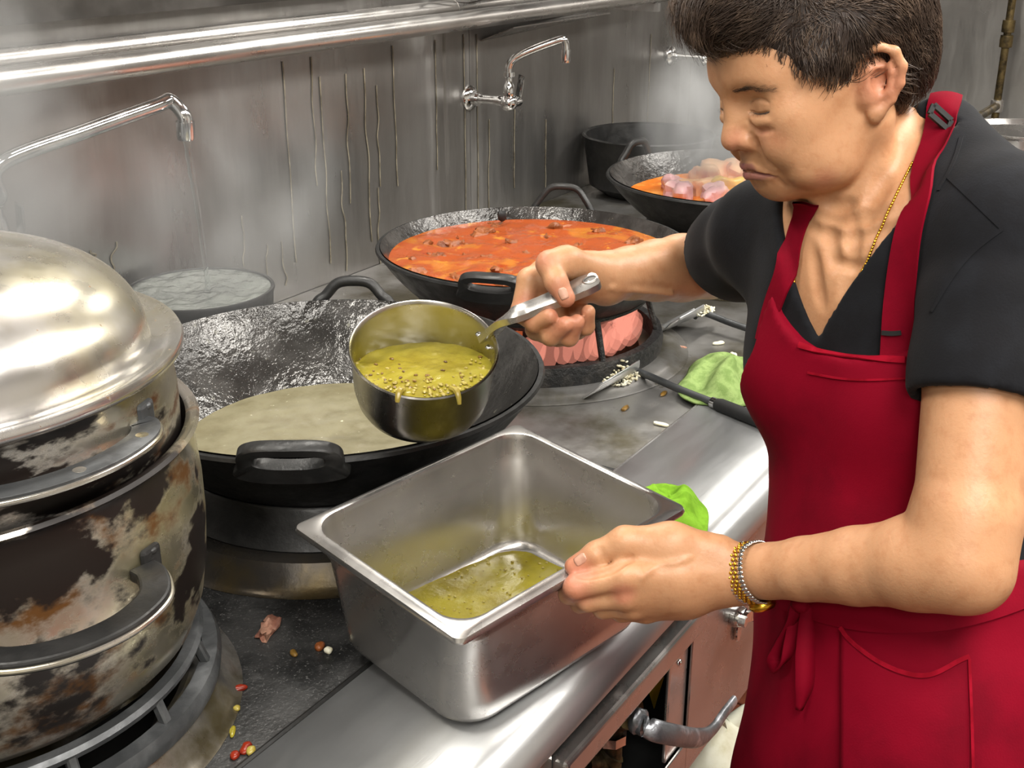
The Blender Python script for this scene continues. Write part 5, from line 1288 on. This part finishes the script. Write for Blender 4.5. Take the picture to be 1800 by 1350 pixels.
# hair flows from the crown: forwards over the brow, back and down at the sides
g = np.stack([np.interp(lp[:, 0], [-.1, -.02, .03, .07], [-.25, -.55, -.30, .55]), .0 * lp[:, 0], np.interp(lp[:, 2], [-.05, .06, .12, .15], [-1.0, -.75, -.3, .0])], 1)
cl = np.stack([vnoise(lp + 3.1, 26), vnoise(lp + 7.7, 26), vnoise(lp + 12.3, 26)], 1)
g = g + cl * .75 + r_.normal(0, .10, g.shape); gw = g @ HB.T
gw = gw - rn_ * (gw * rn_).sum(1)[:, None]; gw /= _len(gw)[:, None] + 1e-9
ln = r_.uniform(.020, .042, NS) * np.where((lp[:, 0] > .06) & (lp[:, 2] > .06), 1.2, 1.0)
edge = (lp[:, 0] > .03) & (lp[:, 2] < .080); ln[edge] *= .60
# locks: strands of one lock share a bend and lean together
lock = np.floor((vnoise(lp, 55) * .5 + .5) * 9)
rp = rp - rn_ * .001
strands('hair_strands', rp, rn_, gw, ln, .00050, .0035, hair, 'hair', 7)
for s in (1, -1):
    n = 300; u = r_.uniform(0, 1, n)
    rr = np.array([Hd(np.interp(t, [0, .5, 1], [.0845, .0770, .0640]) , s * np.interp(t, [0, .5, 1], [.012, .030, .048]), np.interp(t, [0, .5, 1], [.0300, .0320, .0265]) + r_.normal(0, .0016)) for t in u])
    nn = body.normals(rr); rr = rr - nn * (body.ev(rr) - .0004)[:, None]; nn = body.normals(rr)
    dd = np.tile(HB @ V3(-.35, s * .9, .12), (n, 1)) + r_.normal(0, .12, (n, 3)); dd -= nn * (dd * nn).sum(1)[:, None]; dd /= _len(dd)[:, None]
    strands('eyebrow', rr, nn * .25, dd, r_.uniform(.006, .009, n), .00042, .0004, person, 'brow', 4)
    rl_ = head_only.snap([Hd(.072, s * yy, .0028 + .0020 * ((yy - .0315) / .015) ** 2) for yy in np.linspace(.0185, .0475, 26)], .0002)
    mesh_obj('lash_line', *tube(rl_ - PLOC, np.interp(np.linspace(0, 1, 26), [0, .3, 1], [.0002, .0006, .0007]), 6), 'brow', person)
    dd = np.tile(HB @ V3(.7, s * .25, -.7), (26, 1)); dd /= _len(dd)[:, None]
    strands('eyelashes', rl_, np.tile(HB @ V3(.3, 0, .3), (26, 1)), dd, np.full(26, .0048), .00022, .0003, person, 'brow', 4)
# ------------------------------------------------------------------ clothes
lerp = lambda a, b, t: a + (b - a) * t
def folds(P):
    Q = P * [1, 1, .45]
    return .0024 * vnoise(Q + 5, 15) + .0008 * vnoise(Q, 34)
tee = Model(folds); torso_ops(tee, .007)
tee.cut(p_cap(NB + V3(0, 0, -.012) + TF * .012, Hd(-.034, 0, .0), .055, .055), .006)
vA = None
b0 = Both(body)
pA = body.hit(1440, 590); pB = body.hit(1640, 330); pC = body.hit(1398, 420)
nrm_c = TF * .95 + V3(0, 0, .30); nrm_c /= np.linalg.norm(nrm_c)
def side_plane(a, b, inner):
    n = np.cross(b - a, nrm_c); n /= np.linalg.norm(n)
    if (inner - a) @ n > 0: n = -n
    return (a, n)
mid_ = (pA + pB + pC) / 3
pB2 = pA + (pB - pA); pC2 = pA + TS * -.085 + V3(0, 0, .105)
pD = body.hit(1636, 330)
tee.cut(p_planes([side_plane(pA, pB, mid_), side_plane(pA, pC2, mid_), side_plane(pD, pD + UP * .1, mid_), (NB - TF * .01, -TF)]), .004)
ts_ = lerp(SL, EL, .50); ax_ = (EL - SL) / np.linalg.norm(EL - SL)
tee.group()
tee.chain([SL - ax_ * .01, lerp(SL, EL, .22), lerp(SL, EL, .42), lerp(SL, EL, .68)], [.054, .0570, .0585, .0600], .02)
sleeve_n = ax_ + TF * .12; tee.cut(p_planes([(lerp(SL, EL, .535), -sleeve_n)]), .002)
tee.cut(p_cap(lerp(SL, EL, .49), lerp(SL, EL, .85), .0505, .0520), .003)
axr = (ER - SR_) / np.linalg.norm(ER - SR_)
tee.group()
tee.chain([SR_ - axr * .01, lerp(SR_, ER, .4), lerp(SR_, ER, .85)], [.056, .0570, .0600], .02)
tee.cut(p_planes([(lerp(SR_, ER, .60), -(axr + V3(0, 0, -.25)))]), .002); tee.cut(p_cap(lerp(SR_, ER, .48), lerp(SR_, ER, 1.0), .0480, .0490), .003)
Vt, Ft = tee.mesh(lo_, hi_, .004)
teeo = fast_mesh('tee_shirt', Vt, Ft, 'tee', person, PLOC)
teeo['label'] = 'plain black short-sleeved tee'
skin_tee = Both(body, tee)
def band(name, pts_px, width, thick, mat, parent, model, off=.002, sub=4, pts3=None, twist=None):
    """strap laid on a surface along a line of picture points; the line is lifted onto the surface first"""
    if pts3 is None:
        C2 = crom([(a, b, 0) for a, b in pts_px], sub)[:, :2]; pts3 = model.hits(C2)
    P = np.array(pts3); Nn = model.normals(P, .006)
    for _ in range(3): Nn[1:-1] = (Nn[:-2] + Nn[1:-1] + Nn[2:]) / 3; P[1:-1] = (P[:-2] + 2 * P[1:-1] + P[2:]) / 4
    Nn /= _len(Nn)[:, None]
    T = np.gradient(P, axis=0); T /= _len(T)[:, None]; B = np.cross(Nn, T); B /= _len(B)[:, None]
    F = []; wv = np.linspace(-.5, .5, 7); W_ = np.broadcast_to(np.asarray(width, float), (len(P),))
    Q = P[:, None] + B[:, None] * (W_[:, None] * wv)[..., None]; e = model.ev(Q); e = np.where(np.abs(e) < .02, e, 0)
    V = np.stack([Q - Nn[:, None] * (e - off - lay * thick)[..., None] for lay in (0, 1)], 1).reshape(-1, 3)
    n = 7
    for j in range(len(P) - 1):
        a0 = j * 2 * n; a1 = a0 + 2 * n
        for i in range(n - 1): F += [(a0 + n + i, a0 + n + i + 1, a1 + n + i + 1, a1 + n + i), (a0 + i + 1, a0 + i, a1 + i, a1 + i + 1)]
        F += [(a0, a0 + n, a1 + n, a1), (a0 + n - 1, a1 + n - 1, a1 + 2 * n - 1, a0 + 2 * n - 1)]
    return mesh_obj(name, V - PLOC, F, mat, parent)
# ---- apron
def skirt_folds(P):
    z = P[..., 2]; dn = np.clip((.96 - z) / .12, 0, 1)
    Q = P * [1, 1, .25]
    return .0012 * vnoise(P * [1, 1, .5] + 2, 20) + dn * (.0085 * vnoise(Q + 4, 12) + .0030 * vnoise(Q + 8, 28)) + .0030 * vnoise(P + [0, 0, 3], 24) * np.clip(1 - np.abs(z - .93) / .06, 0, 1)
ap = Model(skirt_folds); torso_ops(ap, .0145)
sk_c = K(1604, 1420, 1.24); ap.add(p_ell(sk_c - V3(0, 0, .20), (.150, .186, .46), TB), .05); ap.cut(p_planes([(V3(0, 0, .47), V3(0, 0, 1))]), .003)
A0, A1, A2 = tee.hits([(1594, 628), (1402, 603), (1640, 840)])
zw = .955
eh = tee.hits([(1640, 620), (1594, 628), (1540, 629), (1490, 625), (1440, 613), (1412, 597), (1392, 575), (1376, 552), (1368, 530), (1362, 514), (1350, 545), (1338, 580), (1328, 615)])
es_ = (eh - A0) @ TS; eu_ = (eh - A0) @ TU; o_ = np.argsort(es_); es_, eu_ = es_[o_], eu_[o_]
es_ = np.concatenate([[es_[0] - .05], es_]); eu_ = np.concatenate([[eu_[0] - .10], eu_])
def bib_top(P):
    s = (P - A0) @ TS; h = (P - A0) @ TU; return (np.interp(s, es_, eu_) - h) * .6
ap.cut((bib_top, A0, 9.0), .003)
ns = np.cross(A2 - A0, TF); ns = ns / np.linalg.norm(ns); ns = ns if ns @ TS > 0 else -ns
ap.cut(p_planes([(A0, -ns), (V3(0, 0, zw), V3(0, 0, -1) - TS * .15)]), .006)                            # near side of the bib
ap.cut(p_planes([(A1 - TS * .115, TS), (V3(0, 0, zw), V3(0, 0, -1))]), .006)
ap.cut(p_planes([(NB - TF * .055 , TF), (V3(0, 0, .935), V3(0, 0, -1))]), .006)
Va, Fa = ap.mesh(lo_, hi_, .004)
apron = fast_mesh('apron', Va, Fa, 'apron', person, PLOC); apron['label'] = 'red bib apron'
allm = Both(body, tee, ap)
sp3 = list(skin_tee.hits([(1634, 290), (1622, 340), (1608, 390), (1596, 450), (1586, 520), (1579, 590), (1575, 645)]))
d_ = lambda p: float((p - CAM) @ FW)
sp3 = [K(1662, 178, d_(sp3[0]) + .050), K(1658, 205, d_(sp3[0]) + .030), K(1650, 245, d_(sp3[0]) + .010)] + sp3
sp3 = crom(sp3, 4)
band('neck_strap', None, .0285, .0022, 'apron', apron, skin_tee, .0025, pts3=sp3)
band('neck_strap', [(1418, 352), (1406, 400), (1392, 452), (1374, 505), (1356, 552), (1346, 600)], .024, .0022, 'apron', apron, skin_tee, .0025)
band('hem', [(1404, 606), (1440, 618), (1500, 628), (1550, 631), (1592, 632)], .006, .0015, 'apron_edge', apron, ap, .0005)
band('hem', [(1420, 655), (1480, 666), (1540, 668), (1606, 664)], .002, .001, 'apron_edge', apron, ap, .0005)
dS = d_(sp3[5]) - .012
mesh_obj('strap_slider_slit', *join(sweep(np.array([K(1641, 184, dS), K(1672, 212, dS)]) - PLOC, [(-.0022, -.0022), (.0022, -.0022), (.0022, .0022), (-.0022, .0022)], up=-FW), sweep(np.array([K(1634, 200, dS), K(1666, 228, dS)]) - PLOC, [(-.0022, -.0022), (.0022, -.0022), (.0022, .0022), (-.0022, .0022)], up=-FW), sweep(np.array([K(1641, 184, dS), K(1634, 200, dS)]) - PLOC, [(-.0022, -.0022), (.0022, -.0022), (.0022, .0022), (-.0022, .0022)], up=-FW), sweep(np.array([K(1672, 212, dS), K(1666, 228, dS)]) - PLOC, [(-.0022, -.0022), (.0022, -.0022), (.0022, .0022), (-.0022, .0022)], up=-FW)), 'black', apron)
band('strap_slider_slit', [(1553, 582), (1570, 584), (1587, 582)], .004, .002, 'black', apron, skin_tee, .0048, 3)  # black strip laid on, colouring in the shade of the strap slit

# seams and hems of the tee
for pts in ([(1664, 308), (1700, 342), (1735, 376), (1762, 402)], [(1762, 402), (1722, 432), (1690, 465), (1660, 510), (1638, 548)], [(1690, 240), (1682, 270), (1670, 300), (1650, 335)]):
    band('seam', pts, .0035, .0008, 'tee', teeo, tee, .0003)

# trousers and shoes below the apron
tr = Model(lambda P: .003 * vnoise(P * [1, 1, .4], 14))
for s_ in (1, -1):
    hipp = sk_c + TS * s_ * .082 + V3(0, 0, -.02); foot = V3(hipp[0], hipp[1], .085) + TS * s_ * .015
    tr.group(); tr.chain([hipp, lerp(hipp, foot, .5) + TF * .012, foot], [.098, .072, .060], .03); tr.cut(p_planes([(V3(0, 0, .075), V3(0, 0, 1))]), .002)
    sh_ = Model(); sh_.add(p_ell(V3(foot[0], foot[1], .045) + TF * .065, (.125, .046, .046), TB), .01); sh_.add(p_ell(V3(foot[0], foot[1], .060) + TF * .0, (.055, .044, .060), TB), .02); sh_.cut(p_planes([(V3(0, 0, .001), V3(0, 0, 1))]), .001)
    Vs, Fs = sh_.mesh(V3(foot[0] - .25, foot[1] - .25, -.02), V3(foot[0] + .25, foot[1] + .25, .16), .006)
    fast_mesh('shoe', Vs, Fs, 'black', person, PLOC)
tr.group(); tr.add(p_ell(sk_c + V3(0, 0, .02), (.120, .155, .12), TB), .03)
Vr, Fr = tr.mesh(V3(.7, -.15, .05), V3(1.5, .65, .80), .007)
fast_mesh('trousers', Vr, Fr, 'tee', person, PLOC)
# ---- pocket, waistband, bow
def patch(name, u0, u1, topf, botf, model, off, mat, parent, nu=26, nv=20):
    F = []; PX = [(u0 + (u1 - u0) * i / nu, topf(u0 + (u1 - u0) * i / nu) + (botf(0) - topf(u0 + (u1 - u0) * i / nu)) * j / nv) for i in range(nu + 1) for j in range(nv + 1)]
    V = model.hits(PX); V = V + model.normals(V, .006) * off - PLOC
    for i in range(nu):
        for j in range(nv): a = i * (nv + 1) + j; F.append((a, a + 1, a + nv + 2, a + nv + 1))
    o = mesh_obj(name, V, F, mat, parent); md = o.modifiers.new('thickness', 'SOLIDIFY'); md.thickness = .003; md.offset = -1
    return o
ptop = lambda px: float(np.interp(px, [1480, 1500, 1540, 1580, 1620, 1650, 1680, 1702], [1098, 1126, 1158, 1178, 1187, 1180, 1162, 1152]))
patch('pocket', 1482, 1702, ptop, lambda px: 1400, ap, .005, 'apron', apron)
band('pocket_hem', [(px, ptop(px)) for px in (1484, 1500, 1540, 1580, 1620, 1650, 1680, 1701)], .004, .0018, 'apron_edge', apron, ap, .0055)
band('pocket_seam', [(1701, 1158), (1704, 1230), (1706, 1300), (1708, 1348)], .0025, .0015, 'apron_edge', apron, ap, .0058)
band('waistband', [(1376, 1046), (1420, 1062), (1500, 1082), (1580, 1088), (1660, 1082), (1740, 1062), (1800, 1040)], .026, .0025, 'apron', apron, ap, .001)
bw = ap.hit(1410, 1056) - FW * .004
tail = lambda pts: np.array([K(a, b, 0) * 0 + (ap.hit(a, b) - FW * d) for a, b, d in pts])
def ribbon(name, P, width, parent, wdir, mat='apron'):
    P = crom(np.asarray(P) - PLOC, 6); V = []; F = []; n = len(P)
    T, N, B = frames(P, wdir)
    W_ = np.broadcast_to(np.asarray(width, float), (n,)) if np.ndim(width) == 0 else np.interp(np.linspace(0, 1, n), np.linspace(0, 1, len(width)), width)
    for p, nn, bb, w in zip(P, N, B, W_):
        for a in (-.5, 0, .5): V.append(p + nn * w * a + bb * (.002 * (a == 0)))
    for j in range(n - 1):
        for i in range(2): F.append((j * 3 + i, j * 3 + i + 1, j * 3 + i + 4, j * 3 + i + 3))
    o = mesh_obj(name, V, F, mat, parent); md = o.modifiers.new('thickness', 'SOLIDIFY'); md.thickness = .0022; md.offset = 0
    return o
h_ = lambda a, b, d=.008: ap.hit(max(a, 1362), b) - FW * d + RT * (min(0, a - 1362) * 1.2 / FPX)
ribbon('tie_end', [h_(1418, 1060), h_(1414, 1100, .012), h_(1410, 1150, .014), h_(1408, 1200, .012), h_(1400, 1242, .010)], [.014, .018, .020, .017, .006], apron, RT)
ribbon('tie_loop', [h_(1404, 1058), h_(1390, 1080, .016), h_(1372, 1115, .016), h_(1358, 1150, .016), h_(1366, 1166, .014), h_(1384, 1150, .010), h_(1396, 1100, .008), h_(1404, 1064, .006)], .018, apron, RT * .8 + UP * .6)
mesh_obj('knot', *xform(blob((.013, .011, .010), .25, 60, 4), None, h_(1410, 1056, .006) - PLOC), 'apron', apron)
# ---- necklace
neck = bpy.data.objects.new('necklace', None); COL.objects.link(neck); neck.parent = person; neck['label'] = 'fine gold chain necklace'
lk = mesh_obj('link', *blob((.0017, .0013, .0013), 0, 1, 0, 8, 5), 'gold', neck)
first = True
for path in ([(1604, 288), (1578, 340), (1548, 405), (1522, 465), (1502, 505), (1488, 536)], [(1412, 400), (1404, 440), (1399, 480), (1396, 520)]):
    C2 = crom([(a, b, 0) for a, b in path], 10)[:, :2]; P = body.hits(C2); P = P + body.normals(P) * .0012
    L_ = np.concatenate([[0], np.cumsum(_len(np.diff(P, axis=0)))]); m_ = int(L_[-1] / .0029)
    for k in range(m_):
        s_ = k * .0029; p = np.array([np.interp(s_, L_, P[:, i]) for i in range(3)]); d = np.array([np.interp(s_ + .002, L_, P[:, i]) for i in range(3)]) - p
        o = lk if first else copy_of(lk, neck); first = False
        o.location = tuple(p - PLOC)
        if np.linalg.norm(d) > 1e-6: o.rotation_euler = Matrix(basis(d, z=(0.1, 0.2, 1)).tolist()).to_euler()
# ---- wrist watch: steel and gold links, case on the underside
watch = bpy.data.objects.new('wrist_watch', None); COL.objects.link(watch); watch.parent = person; watch['label'] = 'steel and gold wristwatch bracelet'
wc = lerp(WL, EL, .035) + UP * .0; wax = (EL - WL) / np.linalg.norm(EL - WL); wu = UP - wax * (UP @ wax); wu /= np.linalg.norm(wu); wv_ = np.cross(wax, wu)
def wrist_pt(a, ofs):
    d = wu * math.cos(a) + wv_ * math.sin(a); ts = np.linspace(.012, .05, 77); e = body.ev(wc + d * ts[:, None]); k = int(np.argmax(e > 0))
    return wc + d * (ts[k] + ofs), d
prim = {}
for nm, mt in (('steel_link', 'chrome'), ('gold_link', 'gold')):
    prim[nm] = mesh_obj(nm, *blob((.0022, .0021, .0015), 0, 1, 0, 8, 6), mt, watch); prim[nm, 'used'] = False
NR = 46
for k in range(NR):
    a = 2 * math.pi * k / NR; p, d = wrist_pt(a, .0012)
    R_ = basis(wax, z=d)
    cols = ((-.0082, 'steel_link', 1.9), (-.0026, 'gold_link', 1.0), (.0026, 'gold_link', 1.0), (.0082, 'steel_link', 1.9)) if k % 2 else ((-.0082, 'steel_link', 1.9), (-.0050, 'gold_link', .8), (0, 'gold_link', 1.0), (.0050, 'gold_link', .8), (.0082, 'steel_link', 1.9))
    for x, nm, sx_ in cols:
        o = prim[nm] if not prim[nm, 'used'] else copy_of(prim[nm], watch); prim[nm, 'used'] = True
        o.location = tuple(p + wax * x - PLOC); o.rotation_euler = Matrix(R_.tolist()).to_euler(); o.scale = (sx_, 1.05, 1)
p, d = wrist_pt(math.pi + .25, .003)
mesh_obj('case', *xform(lathe([(0, -.004), (.012, -.004), (.0135, -.001), (.0135, .002), (.0115, .0045), (0, .005)], 36), basis(wax, z=d), p - PLOC), 'gold', watch)
mesh_obj('crown', *xform(lathe([(0, 0), (.002, 0), (.002, .003), (0, .003)], 12), basis(d, z=-wax), p - wax * .013 - PLOC), 'gold', watch)
# ---- fingernails
def nail(px, py, dirpx, L, Wd, name='thumbnail'):
    p = body.hit(px, py); n = body.normal(p, .003); q = body.hit(*dirpx); t = q - p; t -= n * (t @ n); t /= np.linalg.norm(t)
    V = []; vv = []; F = []; b = np.cross(n, t)
    for i in range(9):
        for j in range(9):
            u, v = -1 + i / 4, -1 + j / 4
            sc = (1 - .18 * max(0, abs(u)) ** 4)
            x = p + t * u * L / 2 + b * v * Wd / 2 * sc * (1 - .25 * (u < -.6) * (abs(u) - .6) / .4)
            V.append(x); vv.append(v)
    V = np.array(V); V = V - n * (body.ev(V) - .0007 + .0009 * np.array(vv) ** 2)[:, None] - PLOC
    for i in range(8):
        for j in range(8): a = i * 9 + j; F.append((a, a + 9, a + 10, a + 1))
    o = mesh_obj(name, V, F, 'nailmat', person); o.modifiers.new('thickness', 'SOLIDIFY').thickness = .0008
    return o
nail(1020, 983, (1006, 992), .013, .0105); nail(990, 516, (996, 530), .0125, .0100)
# ------------------------------------------------------------------ steam
def steam_mat(name, dens, scale, lo, hi, col=(1, 1, 1)):
    m = bpy.data.materials.new(name); m.use_nodes = True; nt = m.node_tree; nt.nodes.clear(); L = nt.links.new
    out = nd(nt, 'ShaderNodeOutputMaterial'); v = nd(nt, 'ShaderNodeVolumePrincipled'); v.inputs['Color'].default_value = col4(col); v.inputs['Anisotropy'].default_value = .1
    tc = nd(nt, 'ShaderNodeTexCoord'); mp = nd(nt, 'ShaderNodeMapping'); mp.inputs['Scale'].default_value = (1, 1, .6); L(tc.outputs['Object'], mp.inputs[0])
    n = nd(nt, 'ShaderNodeTexNoise'); n.inputs['Scale'].default_value = scale; n.inputs['Detail'].default_value = 4; n.inputs['Distortion'].default_value = .8; L(mp.outputs[0], n.inputs['Vector'])
    r = nd(nt, 'ShaderNodeMapRange'); r.inputs[1].default_value = lo; r.inputs[2].default_value = hi; r.interpolation_type = 'SMOOTHSTEP'; L(n.outputs['Fac'], r.inputs[0])
    # fade towards the border of the plume (generated coordinates run 0..1 over its box)
    s = nd(nt, 'ShaderNodeVectorMath', operation='SUBTRACT'); s.inputs[1].default_value = (.5, .5, .5); L(tc.outputs['Generated'], s.inputs[0])
    ln = nd(nt, 'ShaderNodeVectorMath', operation='LENGTH'); L(s.outputs[0], ln.inputs[0])
    f = nd(nt, 'ShaderNodeMapRange'); f.inputs[1].default_value = .5; f.inputs[2].default_value = .12; f.interpolation_type = 'SMOOTHSTEP'; L(ln.outputs['Value'], f.inputs[0])
    mu = nd(nt, 'ShaderNodeMath', operation='MULTIPLY'); L(r.outputs[0], mu.inputs[0]); L(f.outputs[0], mu.inputs[1])
    m2 = nd(nt, 'ShaderNodeMath', operation='MULTIPLY'); m2.inputs[1].default_value = dens; L(mu.outputs[0], m2.inputs[0]); L(m2.outputs[0], v.inputs['Density'])
    L(v.outputs[0], out.inputs['Volume']); return m
def plume(label, c, r, dens, scale=7., lo=.35, hi=.75, tilt=0.):
    o = mesh_obj('steam', *blob(tuple(r), 0, 1, 0, 24, 16), steam_mat('steam', dens, scale, lo, hi)); o.location = tuple(c); o.rotation_euler = (0, tilt, 0)
    return tag(o, label, 'steam', kind='stuff')
plume('thin white steam drifting between the broth wok and the curry wok', (1.36, 1.40, 1.12), (.28, .20, .26), 5.0, 6.)
plume('thick haze of steam beside the long tap at the back wall', ony(-20, 270, 1.50), (.24, .12, .30), 10.0, 4.5, .3, .7)
plume('steam rising from the rear stew wok', (2.48, 1.02, 1.14), (.24, .22, .20), 16.0, 8.)
